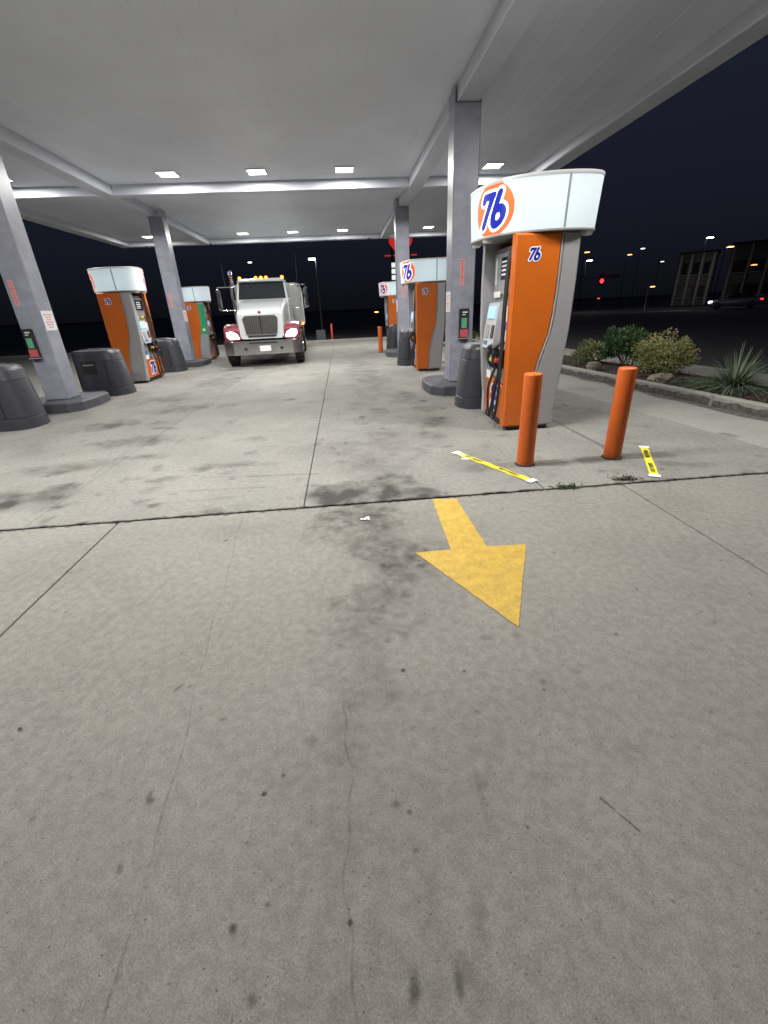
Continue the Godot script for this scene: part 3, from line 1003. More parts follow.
			part("guard", s, M.caution_yellow if i == 0 else M.label_red, noz)
			s = S()
			tube(s, curve([F * Vector3(-0.33, 0.74, z), F * Vector3(-0.40, 0.5, z - 0.02), F * Vector3(-0.40, 0.22, z), F * Vector3(-0.41, 0.13, z + 0.06), F * Vector3(-0.40, 0.26, z + 0.12),
				F * Vector3(-0.37, 0.8, 0.30 + 0.05 * i), F * Vector3(-0.36, 1.5, 0.30 + 0.05 * i), F * Vector3(-0.33, 2.0, 0.29 + 0.05 * i), F * Vector3(-0.24, 2.09, 0.29 + 0.05 * i)], 6), 0.017, 8)
			part("hose", s, M.rubber, noz)
	sign_box(t)
	return t

func sign_box(t: Node3D) -> void:
	var y0 := 2.205; var y1 := 2.68
	# plan of the sign: one broad and one tight corner at each end, the same turned half round
	var half := [[-0.60, -0.20], [-0.575, -0.02], [-0.50, 0.19], [-0.38, 0.35], [-0.12, 0.475], [0.16, 0.525], [0.40, 0.505], [0.54, 0.44], [0.60, 0.33]]
	var key := []
	for g in [1.0, -1.0]:
		for p in half:
			key.append(Vector2(p[0], p[1]) * g)
	var ol := PackedVector2Array()
	var nk := key.size()
	for i in nk:
		for k in 6:
			ol.append((key[i] as Vector2).cubic_interpolate(key[(i + 1) % nk], key[(i + nk - 1) % nk], key[(i + 2) % nk], k / 6.0))
	var N := ol.size()
	var seam_at := [30, 30 + N / 2]
	var s := S()
	# lit skin in two lengths with a dark seam between them at each end
	for h in 2:
		s = S()
		s.set_smooth_group(1)
		for c in N / 2:
			var i: int = (seam_at[h] + c) % N
			var a: Vector2 = ol[i]; var b: Vector2 = ol[(i + 1) % N]
			if c == 0:
				a = a.lerp(b, 0.14)
			if c == N / 2 - 1:
				b = b.lerp(a, 0.14)
			var k := 1.035
			quad(s, Vector3(a.x, y0, a.y), Vector3(b.x, y0, b.y), Vector3(b.x * k, y1, b.y * k), Vector3(a.x * k, y1, a.y * k), Vector3(a.x + b.x, 0, a.y + b.y))
		part("sign_face", s, M.sign_face, t)
	for h in 2:
		var c: Vector2 = ol[seam_at[h]]
		s = S()
		bx(s, Vector3(c.x * 1.012, (y0 + y1) * 0.5, c.y * 1.012), Vector3(0.022, 0.46, 0.012), 0.003, Basis(Vector3.RIGHT, 0.038 * signf(c.y)))
		part("seam", s, M.panel_grey, t)
	s = S()
	var lo := PackedVector2Array(); var hi := PackedVector2Array()
	for p in ol:
		lo.append(p * 1.01); hi.append(Vector2(p.x, -p.y) * 1.045)
	prism(s, lo, 0.02, Transform3D(Basis(Vector3.RIGHT, PI / 2), Vector3(0, y0 - 0.021, 0)), 0.005)
	var so := part("soffit", s, M.silver, t)
	for p in [Vector2(0.52, 0.36), Vector2(-0.52, -0.36), Vector2(-0.5, 0.0), Vector2(0.5, 0.0)]:
		s = S()
		lathe(s, Vector3(p.x, y0 - 0.022, p.y), [[0.055, 0.0], [0.055, -0.02], [0.04, -0.035]], 14)
		part("downlight", s, M.label_white, so)
	s = S()
	prism(s, hi, 0.03, Transform3D(Basis(Vector3.RIGHT, -PI / 2), Vector3(0, y1 + 0.03, 0)), 0.008)
	part("sign_cap", s, M.silver_light, t)
	# the mark, wrapped round the broad corners
	for e in 2:
		s = S()
		s.set_smooth_group(1)
		var R := Basis(Vector3.UP, PI * e)
		var start := 4
		var length := 0.0
		var run := [0.0]
		var i := start
		while length < 0.52:
			length += ol[i].distance_to(ol[i + 1])
			run.append(length)
			i += 1
		for k in run.size() - 1:
			var a := ol[start + k]; var b := ol[start + k + 1]
			var ka := 1.010; var kb := 1.043
			var u0: float = run[k] / length; var u1: float = run[k + 1] / length
			var q := [[R * Vector3(a.x * ka, y0 + 0.004, a.y * ka), Vector2(u0, 1)], [R * Vector3(b.x * ka, y0 + 0.004, b.y * ka), Vector2(u1, 1)], [R * Vector3(b.x * kb, y1 - 0.004, b.y * kb), Vector2(u1, 0)], [R * Vector3(a.x * kb, y1 - 0.004, a.y * kb), Vector2(u0, 0)]]
			var out: Vector3 = R * Vector3(a.x, 0, a.y)
			for f in [[0, 1, 2], [0, 2, 3]]:
				var ord: Array = f.duplicate()
				if (q[f[1]][0] - q[f[0]][0]).cross(q[f[2]][0] - q[f[0]][0]).dot(out) > 0.0:
					ord = [f[0], f[2], f[1]]
				for v in ord:
					s.set_uv(q[v][1])
					s.add_vertex(q[v][0])
		part("lit_mark", s, M.mark_lit, t)
	for p in [Vector3(0.12, 2.44, 0.22), Vector3(-0.12, 2.44, -0.22)]:
		var l := OmniLight3D.new()
		l.name = "sign_tube"
		l.position = p
		l.light_energy = 0.055
		l.light_size = 0.04
		l.omni_range = 30.0
		l.light_color = Color(0.86, 0.97, 1.0)
		l.shadow_enabled = true
		t.add_child(l, true)

func dispensers() -> void:
	var a := make_dispenser("nearest orange and silver fuel pump with a lit white 76 sign on top", Vector3(2.30, 0, -5.90))
	a.scale = Vector3(1, 1, 1.09)
	copy(a, "middle fuel pump of the right-hand row, beyond the near grey column", Vector3(2.17, 0, -12.05), 0.0, Vector3(0.97, 0.93, 1.05))
	copy(a, "small far fuel pump of the right-hand row behind the far column", Vector3(2.12, 0, -18.3), 0.0, Vector3(0.95, 0.88, 1.0))
	copy(a, "left-hand fuel pump with blue console between the two dark bins", Vector3(-5.46, 0, -12.85), 0.0, Vector3(1.06, 0.98, 1.22))
	var b := copy(a, "far left fuel pump with a green panel, beside the truck", Vector3(-5.30, 0, -18.4), 0.0, Vector3(1.0, 0.92, 1.1))
	var s := S()
	prism(s, PackedVector2Array([Vector2(0.12, 1.05), Vector2(0.36, 1.0), Vector2(0.39, 1.3), Vector2(0.39, 2.10), Vector2(0.22, 2.10), Vector2(0.2, 1.5)]), 0.012, Transform3D(Basis(), Vector3(0, 0, 0.485)), 0.003)
	var g := part("green_panel", s, M.label_green, b)
	s = S()
	lathe(s, Vector3(0.27, 1.17, 0.485), [[0.05, 0.0], [0.05, 0.008]], 16, Vector3.BACK)
	part("white_roundel", s, M.label_white, g)

func make_bin(label: String, at: Vector3, lane: float) -> Node3D:
	var t := thing("waste_bin", label, "bin", at, 0.0, "dark plastic bins on the islands")
	# local: rounded nose towards the lane at +x * lane
	var rings := []
	var prof := [[0.0, 1.0], [0.16, 1.0], [0.165, 0.985], [0.18, 0.985], [0.185, 1.0], [0.5, 0.985], [0.72, 0.965], [0.725, 0.95], [0.74, 0.95], [0.745, 0.965], [0.88, 0.93], [0.93, 0.89], [0.952, 0.80]]
	var plan := []
	var kp := [[-0.42, -0.36], [-0.1, -0.37], [0.2, -0.365], [0.36, -0.33], [0.45, -0.24], [0.49, -0.12], [0.5, 0.0], [0.49, 0.12], [0.45, 0.24], [0.36, 0.33], [0.2, 0.365], [-0.1, 0.37], [-0.42, 0.36]]
	for i in kp.size() - 1:
		for c in 3:
			plan.append(Vector2(kp[i][0], kp[i][1]).cubic_interpolate(Vector2(kp[i + 1][0], kp[i + 1][1]), Vector2(kp[maxi(i - 1, 0)][0], kp[maxi(i - 1, 0)][1]), Vector2(kp[mini(i + 2, kp.size() - 1)][0], kp[mini(i + 2, kp.size() - 1)][1]), c / 3.0))
	plan.append(Vector2(-0.42, 0.36))
	for p in prof:
		var r := PackedVector3Array()
		var k: float = p[1]
		for q in plan:
			r.append(Vector3((-0.42 + (q.x + 0.42) * (0.5 + 0.5 * k) * (1.0 - 0.10 * p[0])) * lane, p[0], q.y * k))
		rings.append(r)
	var s := S()
	loft(s, rings.slice(0, 2), true, false, 1)
	loft(s, rings.slice(1, 5), false, false, -1)
	loft(s, rings.slice(4, 7), false, false, 2)
	loft(s, rings.slice(6, 10), false, false, -1)
	loft(s, rings.slice(9, 11), false, false, 3)
	loft(s, rings.slice(10, 13), false, true, 4)
	part("body", s, M.bin_plastic, t)
	s = S()
	bx(s, Vector3(-0.12 * lane, 0.955, 0), Vector3(0.46, 0.02, 0.44), 0.006)
	var lid := part("lid", s, M.bin_plastic, t)
	s = S()
	bx(s, Vector3(-0.12 * lane, 0.967, 0), Vector3(0.3, 0.012, 0.22), 0.004)
	part("tray", s, M.bin_dark, lid)
	for g in [-1, 1]:
		s = S()
		bx(s, Vector3(-0.13 * lane, 0.60, g * 0.358), Vector3(0.30, 0.26, 0.02), 0.008)
		var op := part("opening", s, M.bin_dark, t)
		s = S()
		bx(s, Vector3(-0.13 * lane, 0.665, g * 0.372), Vector3(0.22, 0.028, 0.02), 0.006)
		part("handle", s, M.panel_grey, op)
		s = S()
		bx(s, Vector3(0.20 * lane, 0.45, g * 0.366), Vector3(0.012, 0.52, 0.012), 0.003)
		part("rib", s, M.bin_dark, t)
	return t

func bins() -> void:
	make_bin("dark grey plastic bin behind the nearest right-hand fuel pump", Vector3(2.27, 0, -7.12), -1.0)
	make_bin("dark bin beside the middle right-hand fuel pump", Vector3(2.02, 0, -13.2), -1.0)
	make_bin("dark bin beside the far right-hand fuel pump", Vector3(2.1, 0, -17.3), -1.0)
	make_bin("large dark bin cut off by the left edge of the photograph", Vector3(-5.50, 0, -7.62), 1.0)
	make_bin("dark bin with a slot opening beside the left column's plinth", Vector3(-5.34, 0, -10.7), 1.0)
	make_bin("dark bin behind the left fuel pump, before the second left column", Vector3(-5.45, 0, -14.85), 1.0)

func bollards() -> void:
	var t := thing("bollard", "orange round bollard before the nearest fuel pump, left of the pair", "bollard", Vector3(1.755, 0, -4.10), 0.0, "orange bollards")
	var s := S()
	lathe(s, Vector3.ZERO, [[0.084, 0.0], [0.084, 0.25], [0.083, 0.6], [0.084, 0.875], [0.081, 0.888], [0.074, 0.894], [0.0, 0.899]], 28)
	part("sleeve", s, M.bollard_orange, t)
	s = S()
	lathe(s, Vector3.ZERO, [[0.10, 0.0], [0.10, 0.006], [0.086, 0.014]], 24)
	part("foot_ring", s, M.joint, t)
	copy(t, "orange round bollard standing alone, right of the pair before the pump", Vector3(2.69, 0, -4.12))
	copy(t, "small far orange bollard before the last right-hand pump", Vector3(1.42, 0, -17.6))

func rounded_rect(cx: float, cy: float, hw: float, hh: float, r: float, z: float, n := 3) -> PackedVector3Array:
	var o := PackedVector3Array()
	for c in [[1, 1, 0.0], [-1, 1, PI / 2], [-1, -1, PI], [1, -1, PI * 1.5]]:
		for i in n + 1:
			var a: float = c[2] + PI / 2 * i / n
			o.append(Vector3(cx + c[0] * (hw - r) + cos(a) * r, cy + c[1] * (hh - r) + sin(a) * r, z))
	return o

func wheel(parent: Node3D, c: Vector3, width: float, face: float) -> void:
	# axle along x; face = side of the bright rim
	var s := S()
	var r := 0.51
	var ax := Vector3(face, 0, 0)
	lathe(s, c, [[0.28, -width * 0.5], [r - 0.05, -width * 0.5], [r - 0.01, -width * 0.42], [r, -width * 0.3], [r, width * 0.3], [r - 0.01, width * 0.42], [r - 0.05, width * 0.5], [0.30, width * 0.5], [0.28, width * 0.44]], 32, ax)
	var w := part("wheel", s, M.rubber, parent)
	s = S()
	lathe(s, c, [[0.285, -width * 0.3], [0.285, width * 0.46], [0.26, width * 0.47], [0.24, width * 0.36], [0.13, width * 0.40], [0.12, width * 0.56], [0.06, width * 0.6], [0.0, width * 0.6]], 28, ax)
	part("rim", s, M.chrome, w)
	s = S()
	for k in 10:
		var a := TAU * k / 10
		var p := c + ax * width * 0.38 + Vector3(0, cos(a), sin(a)) * 0.17
		cyl(s, p, p + ax * 0.03, 0.014, -1.0, 6)
	part("wheel_nuts", s, M.chrome, w)

func truck() -> void:
	mat("truck_white", lin(0.44, 0.46, 0.47), 0.22)
	M.truck_white.clearcoat_enabled = true
	mat("truck_red", lin(0.15, 0.012, 0.022), 0.25)
	M.truck_red.clearcoat_enabled = true
	mat("chrome", lin(0.62, 0.62, 0.64), 0.14, 1.0)
	mat("bed_grey", lin(0.42, 0.43, 0.42), 0.5)
	mat("chassis", lin(0.02, 0.02, 0.022), 0.7)
	mat("grille_mesh", lin(0.13, 0.125, 0.12), 0.35, 0.7)
	mat("tinted_glass", lin(0.02, 0.022, 0.026), 0.05)
	glow("headlight_glow", Color(1.0, 0.96, 0.98), 5.0)
	glow("amber_glow", Color8(255, 150, 40), 3.0)
	var t := thing("dump_truck", "white and dark red dump truck facing the camera with lit headlights", "truck", Vector3(-2.50, 0, -15.5), 0.055)
	var s := S()
	for g in [-1, 1]:
		s = S()
		bx(s, Vector3(g * 0.42, 0.78, -3.2), Vector3(0.09, 0.26, 7.2), 0.01)
		part("frame_rail", s, M.chassis, t)
		wheel(t, Vector3(g * 1.06, 0.51, 0), 0.28, g)
		wheel(t, Vector3(g * 1.05, 0.51, -4.6), 0.27, g)
		wheel(t, Vector3(g * 0.74, 0.51, -4.6), 0.27, g)
	s = S()
	cyl(s, Vector3(-1.0, 0.48, 0), Vector3(1.0, 0.48, 0), 0.07)
	cyl(s, Vector3(-0.9, 0.51, -4.6), Vector3(0.9, 0.51, -4.6), 0.10)
	part("axles", s, M.chassis, t)
	# bumper: swept-back ends
	s = S()
	var bp := PackedVector2Array([Vector2(-1.2, 0.60), Vector2(-0.9, 0.76), Vector2(0.9, 0.76), Vector2(1.2, 0.60), Vector2(1.2, 0.54), Vector2(0.9, 0.69), Vector2(-0.9, 0.69), Vector2(-1.2, 0.54)])
	var bp2 := PackedVector2Array()
	for p in bp:
		bp2.append(Vector2(p.x, -p.y))
	prism(s, bp2, 0.40, Transform3D(Basis(Vector3.RIGHT, -PI / 2), Vector3(0, 0.765, 0)), 0.015)
	var bm := part("bumper", s, M.chrome, t)
	s = S()
	bx(s, Vector3(0.05, 0.535, 0.768), Vector3(0.34, 0.16, 0.012), 0.003)
	part("number_plate", s, M.label_white, bm)
	for g in [-1, 1]:
		s = S()
		lathe(s, Vector3(g * 0.55, 0.53, 0.755), [[0.05, 0.0], [0.05, 0.012]], 14, Vector3.BACK)
		part("tow_hole", s, M.chassis, bm)
	s = S()
	bx(s, Vector3(0, 0.70, 0.764), Vector3(0.85, 0.05, 0.01), 0.002)
	part("bumper_slot", s, M.chassis, bm)
	# hood: rings from the nose back to the windscreen
	s = S()
	loft(s, [rounded_rect(0, 1.17, 0.66, 0.35, 0.10, 0.66), rounded_rect(0, 1.19, 0.70, 0.39, 0.13, 0.60), rounded_rect(0, 1.25, 0.72, 0.45, 0.16, 0.2), rounded_rect(0, 1.33, 0.76, 0.52, 0.18, -0.3), rounded_rect(0, 1.40, 0.80, 0.55, 0.18, -0.95)], true, true, 1)
	var hood := part("hood", s, M.truck_white, t)
	s = S()
	prism(s, PackedVector2Array([Vector2(-0.47, 0.95), Vector2(0.47, 0.95), Vector2(0.53, 1.40), Vector2(0.44, 1.475), Vector2(-0.44, 1.475), Vector2(-0.53, 1.40)]), 0.03, Transform3D(Basis(), Vector3(0, 0, 0.685)), 0.006)
	var gr := part("grille", s, M.grille_mesh, t)
	for i in 15:
		s = S()
		var x := -0.45 + 0.0643 * i
		bx(s, Vector3(x, 1.20, 0.689), Vector3(0.012, 0.48, 0.014), 0.002)
		part("grille_bar", s, M.chassis if i != 7 else M.chrome, gr)
	s = S()
	bx(s, Vector3(0, 1.21, 0.70), Vector3(0.03, 0.52, 0.02), 0.004)
	part("grille_post", s, M.chrome, gr)
	s = S()
	bx(s, Vector3(0, 0.89, 0.664), Vector3(0.86, 0.055, 0.02), 0.006)
	part("air_slot", s, M.chassis, t)
	s = S()
	bx(s, Vector3(0, 1.545, 0.64), Vector3(0.09, 0.10, 0.03), 0.012)
	part("hood_emblem", s, M.truck_red, hood)
	for g in [-1, 1]:
		# fender arching over the wheel
		var rings := []
		for i in 13:
			var a := lerpf(0.55, PI + 0.1, i / 12.0)
			var rr := 0.60
			var c := Vector3(0, 0.55 + sin(a) * rr * 1.06, cos(a) * rr * 1.12)
			var inner := Vector3(0, 0.55 + sin(a) * (rr - 0.05), cos(a) * (rr - 0.05) * 1.12)
			var x0: float = g * 0.62; var x1: float = g * 1.17
			rings.append(PackedVector3Array([Vector3(x0, c.y + 0.06, c.z), Vector3(lerpf(x0, x1, 0.8), c.y + 0.03, c.z), Vector3(x1, c.y - 0.04, c.z), Vector3(x1, inner.y - 0.02, inner.z), Vector3(x0, inner.y, inner.z)]))
		s = S()
		loft(s, rings, true, true, 1)
		var fd := part("fender", s, M.truck_red, t)
		# nose of the fender that carries the lamp
		s = S()
		var fr := []
		for q in [[0.68, 0.93, 0.22, 0.15], [0.62, 0.95, 0.25, 0.20], [0.40, 0.98, 0.27, 0.24], [0.2, 1.0, 0.27, 0.26]]:
			fr.append(rounded_rect(g * 0.90, q[1], q[2], q[3], 0.08, q[0]))
		loft(s, fr, true, true, 1)
		part("fender_nose", s, M.truck_red, fd)
		s = S()
		var hp := PackedVector2Array([Vector2(-0.19 * g, -0.10), Vector2(0.10 * g, -0.115), Vector2(0.19 * g, -0.03), Vector2(0.20 * g, 0.10), Vector2(0.02 * g, 0.115), Vector2(-0.12 * g, 0.04)])
		prism(s, hp, 0.04, Transform3D(Basis(Vector3.UP, 0.12 * g), Vector3(g * 0.88, 0.94, 0.705)), 0.008)
		part("headlight", s, M.headlight_glow, t)
		var l := SpotLight3D.new()
		l.name = "headlight_beam"
		l.position = Vector3(g * 0.88, 0.94, 0.74)
		l.rotation = Vector3(-0.10, PI, 0)
		l.light_energy = 1.2
		l.spot_angle = 38
		l.spot_range = 40
		l.light_size = 0.1
		l.shadow_enabled = true
		t.add_child(l, true)
		s = S()
		bx(s, Vector3(g * 0.98, 1.23, 0.52), Vector3(0.12, 0.05, 0.10), 0.015)
		part("turn_lamp", s, M.label_white, fd)
		# step tank
		s = S()
		cyl(s, Vector3(g * 0.88, 0.62, -0.95), Vector3(g * 0.88, 0.62, -2.3), 0.28, -1.0, 20)
		part("fuel_tank", s, M.chrome, t)
	# cab
	s = S()
	var cr := []
	for q in [[-0.95, 1.50, 0.83, 0.42], [-1.0, 1.52, 0.86, 0.46], [-2.35, 1.52, 0.88, 0.5], [-2.4, 1.52, 0.86, 0.48]]:
		cr.append(rounded_rect(0, q[1], q[2], q[3], 0.08, q[0]))
	loft(s, cr, true, true, -1)
	part("cab_shell", s, M.truck_white, t)
	# upper cab leaning back
	var A := [Vector3(-0.84, 1.93, -0.98), Vector3(0.84, 1.93, -0.98), Vector3(0.84, 1.93, -2.38), Vector3(-0.84, 1.93, -2.38)]
	var B := [Vector3(-0.78, 2.52, -1.30), Vector3(0.78, 2.52, -1.30), Vector3(0.78, 2.52, -2.36), Vector3(-0.78, 2.52, -2.36)]
	var C := [Vector3(-0.66, 2.60, -1.42), Vector3(0.66, 2.60, -1.42), Vector3(0.66, 2.60, -2.28), Vector3(-0.66, 2.60, -2.28)]
	s = S()
	s.set_smooth_group(-1)
	for k in 4:
		var j := (k + 1) % 4
		var mid: Vector3 = (A[k] + A[j]) * 0.5 - Vector3(0, 1.93, -1.7)
		quad(s, A[k], A[j], B[j], B[k], mid)
		quad(s, B[k], B[j], C[j], C[k], mid + Vector3.UP)
	quad(s, C[0], C[1], C[2], C[3], Vector3.UP)
	var up := part("cab_top", s, M.truck_white, t)
	s = S()
	var wn := Vector3(0, 0.32, 0.59).normalized()
	var wa := Vector3(-0.77, 1.96, -0.99); var wb := Vector3(0.77, 1.96, -0.99); var wc := Vector3(0.72, 2.46, -1.262); var wd := Vector3(-0.72, 2.46, -1.262)
	s.set_smooth_group(-1)
	quad(s, wa + wn * 0.012, wb + wn * 0.012, wc + wn * 0.012, wd + wn * 0.012, wn)
	for e in [[wa, wb], [wb, wc], [wc, wd], [wd, wa]]:
		quad(s, e[0] + wn * 0.012, e[1] + wn * 0.012, e[1] - wn * 0.01, e[0] - wn * 0.01, (e[0] + e[1]) * 0.5 - (wa + wc) * 0.5)
	part("windscreen", s, M.tinted_glass, up)
	for g in [-1, 1]:
		s = S()
		prism(s, PackedVector2Array([Vector2(-2.1, 1.98), Vector2(-1.12, 1.98), Vector2(-1.33, 2.42), Vector2(-2.1, 2.42)]), 0.02, Transform3D(Basis(Vector3(0, 0, 1), Vector3(-0.1 * g, 1, 0), Vector3(g, 0.1, 0)), Vector3(g * 1.04, 0, 0)))
		part("side_window", s, M.tinted_glass, up)
		s = S()
		bx(s, Vector3(g * 0.885, 1.5, -1.62), Vector3(0.02, 0.8, 1.0), 0.008)
		var dr := part("door", s, M.truck_white, t)
		s = S()
		bx(s, Vector3(g * 0.905, 1.72, -1.9), Vector3(0.03, 0.03, 0.16), 0.006)
		part("handle", s, M.chrome, dr)
		# mirror and its bracket
		s = S()
		var mx: float = g * 1.44
		bx(s, Vector3(mx, 1.98, -1.2), Vector3(0.16, 0.62, 0.10), 0.04)
		var mi := part("mirror", s, M.chrome, t)
		for yy in [2.36, 1.66]:
			s = S()
			tube(s, PackedVector3Array([Vector3(g * 0.84, yy, -1.25), Vector3(mx, yy, -1.22), Vector3(mx, yy + (0.12 if yy < 2 else -0.12), -1.2)]), 0.016, 6)
			part("mirror_bracket", s, M.chrome, mi)
	s = S()
	bx(s, Vector3(0, 2.535, -1.24), Vector3(1.5, 0.07, 0.22), 0.02, Basis(Vector3.RIGHT, 0.2))
	part("sun_visor", s, M.truck_white, up)
	for x in [-0.70, -0.17, 0.0, 0.17, 0.70]:
		s = S()
		lathe(s, Vector3(x, 2.60, -1.42), [[0.055, -0.02], [0.055, 0.03], [0.035, 0.06], [0.0, 0.07]], 12)
		part("roof_lamp", s, M.amber_glow, up)
	s = S()
	tube(s, curve([Vector3(-1.06, 0.9, -1.9), Vector3(-1.06, 2.55, -1.9), Vector3(-1.06, 2.74, -1.9), Vector3(-1.07, 2.84, -2.02)], 6), 0.075, 12)
	part("exhaust_stack", s, M.chrome, t)
	for g in [-1, 1]:
		s = S()
		cyl(s, Vector3(g * 1.18, 2.3, -1.3), Vector3(g * 1.22, 3.25, -1.34), 0.009, 0.005, 6)
		part("aerial", s, M.chassis, t)
	# dump bed with ribs and a headboard
	var bed := S()
	for g in [-1, 1]:
		bx(bed, Vector3(g * 1.12, 1.72, -5.0), Vector3(0.05, 1.4, 4.4), 0.012)
	bx(bed, Vector3(0, 1.06, -5.0), Vector3(2.19, 0.07, 4.4), 0.01)
	bx(bed, Vector3(0, 1.76, -2.83), Vector3(2.19, 1.5, 0.05), 0.012)
	bx(bed, Vector3(0, 1.72, -7.18), Vector3(2.19, 1.4, 0.05), 0.012)
	var bd := part("dump_bed", bed, M.bed_grey, t)
	for g in [-1, 1]:
		for i in 7:
			s = S()
			bx(s, Vector3(g * 1.172, 1.70, -2.9 - 0.7 * i), Vector3(0.06, 1.3, 0.09), 0.01)
			part("bed_rib", s, M.bed_grey, bd)
		s = S()
		tube(s, PackedVector3Array([Vector3(g * 1.14, 2.45, -2.8), Vector3(g * 1.14, 2.45, -7.2)]), 0.05, 10)
		part("top_rail", s, M.bed_grey, bd)
	s = S()
	bx(s, Vector3(1.2, 1.12, -2.79), Vector3(0.08, 0.09, 0.03), 0.01)
	part("side_marker", s, M.amber_glow, bd)

# ---------------------------------------------------------------- paint, tape and litter
func markings() -> void:
	var yel := mat("paint_yellow", lin(0.62, 0.405, 0.05), 0.6)
	tri_tex(yel, speckle(512, 0.2, 0.16, 0.02, 0.14, 71), 0.9)
	yel.normal_enabled = true
	yel.normal_texture = M.concrete_near.normal_texture
	yel.normal_scale = 0.4
	var s := S()
	var tail := [Vector2(0.655, -3.40), Vector2(0.66, -3.37)]
	var P := [Vector2(0.66, -3.385), Vector2(0.865, -3.36), Vector2(0.87, -2.525), Vector2(1.14, -2.51), Vector2(0.78, -1.70), Vector2(0.375, -2.52), Vector2(0.62, -2.52)]
	var poly := PackedVector2Array()
	for i in P.size():
		# a slightly ragged painted edge
		var a: Vector2 = P[i]; var b: Vector2 = P[(i + 1) % P.size()]
		var n := maxi(2, int(a.distance_to(b) / 0.03))
		for k in n:
			var p := a.lerp(b, float(k) / n)
			if k > 0:
				p += (b - a).orthogonal().normalized() * rng.randf_range(-0.0035, 0.0035)
			poly.append(Vector2(p.x, -p.y))
	prism(s, poly, 0.003, Transform3D(Basis(Vector3.RIGHT, -PI / 2), Vector3(0, 0.004, 0)))
	var o := part("arrow_marking", s, yel, self)
	o.set_meta("label", "worn yellow painted arrow on the concrete pointing at the camera")
	o.set_meta("category", "road marking")
	# wet paint tape
	var tape := mat("tape_yellow", lin(0.80, 0.72, 0.06), 0.35)
	var font := SystemFont.new()
	font.font_names = PackedStringArray(["Droid Sans"])
	font.font_weight = 700
	for k in 2:
		var a := Vector3(1.17, 0.006, -4.62) if k == 0 else Vector3(2.75, 0.006, -3.52)
		var b := Vector3(1.64, 0.006, -3.62) if k == 0 else Vector3(3.20, 0.006, -4.36)
		var d := (b - a)
		var yaw := atan2(-d.z, d.x)
		var t := thing("caution_tape", ["yellow WET PAINT tape on the ground left of the bollards", "yellow WET PAINT tape on the ground right of the lone bollard"][k], "tape", (a + b) * 0.5, yaw, "wet paint tapes")
		s = S()
		var L := d.length()
		s.set_smooth_group(-1)
		var nn := 24
		for i in nn:
			var x0 := -L * 0.5 + L * i / nn; var x1 := -L * 0.5 + L * (i + 1) / nn
			var y0 := 0.0025 * sin(i * 1.3) ; var y1 := 0.0025 * sin((i + 1) * 1.3)
			quad(s, Vector3(x0, y0, -0.038), Vector3(x1, y1, -0.038), Vector3(x1, y1, 0.038), Vector3(x0, y0, 0.038), Vector3.UP)
		part("strip", s, tape, t)
		for g in [-1, 1]:
			s = S()
			bx(s, Vector3(g * (L * 0.5 - 0.01), 0.002, 0), Vector3(0.07, 0.004, 0.10), 0.001)
			part("tape_end", s, M.label_white, t)
		for g in 2:
			var tm := TextMesh.new()
			tm.text = "WET PAINT"
			tm.font = font
			tm.font_size = 32
			tm.pixel_size = 0.0016
			tm.depth = 0.0008
			var le := inst("lettering", tm, M.black_plastic, t)
			le.position = Vector3(-L * 0.24 + L * 0.47 * g, 0.0042, 0)
			le.rotation.x = -PI / 2
	# a bit of orange-and-yellow kerb paint at the right edge is a marker plate
	# litter
	s = S()
	for i in 3:
		bx(s, Vector3(-0.02 + i * 0.022, 0.006 + 0.004 * i, 0.004 * i), Vector3(0.035, 0.003, 0.018), 0.001, Basis(Vector3(0.3, 1, 0.2).normalized(), i * 0.9))
	var w := part("paper_scrap", s, M.label_white, self)
	w.position = Vector3(0.07, 0.003, -3.09)
	w.set_meta("label", "small torn white paper scrap on the stained concrete")
	w.set_meta("category", "litter")
	s = S()
	bx(s, Vector3.ZERO, Vector3(0.085, 0.004, 0.04), 0.001, Basis(Vector3.UP, -0.4))
	w = part("paper_strip", s, M.label_white, self)
	w.position = Vector3(1.21, 0.005, -4.38)
	w.set_meta("label", "small flat white paper strip beside the left caution tape")
	w.set_meta("category", "litter")
	mat("dry_leaf", lin(0.09, 0.055, 0.03), 0.9)
	mat("weed", lin(0.045, 0.075, 0.03), 0.8)
	for k in 2:
		s = S()
		s.set_smooth_group(-1)
		for i in 90:
			var p := Vector3(rng.randfn(0, 0.055), absf(rng.randfn(0, 0.014)) + 0.004, rng.randfn(0, 0.022))
			var u := Vector3(rng.randfn(), rng.randfn() * 0.4, rng.randfn()).normalized() * 0.02
			var v := u.cross(Vector3(rng.randfn() * 0.5, 1, rng.randfn() * 0.5)).normalized() * 0.008
			quad(s, p - u, p + v, p + u, p - v, Vector3.UP)
		w = part("leaf_litter" if k == 0 else "weed_tuft", s, M.dry_leaf if k == 0 else M.weed, self)
		w.position = Vector3(2.45, 0.002, -3.50) if k == 0 else Vector3(1.87, 0.0, -3.42)
		w.rotation.y = -0.25 if k == 0 else 0.0
		w.set_meta("label", "small heap of brown dry leaves by the joint" if k == 0 else "small green weed growing in the pavement joint")
		w.set_meta("category", "leaves" if k == 0 else "plant")
	# seal in the long cross joint
	# the small painted patch at the right edge
	s = S()
	bx(s, Vector3(0, 0.002, 0), Vector3(0.16, 0.004, 0.07), 0.001)
	w = part("paint_patch", s, M.bollard_orange, self)
	w.position = Vector3(3.86, 0.003, -3.33)
	w.set_meta("label", "small orange paint patch at the right edge by the joint")
	w.set_meta("category", "road marking")

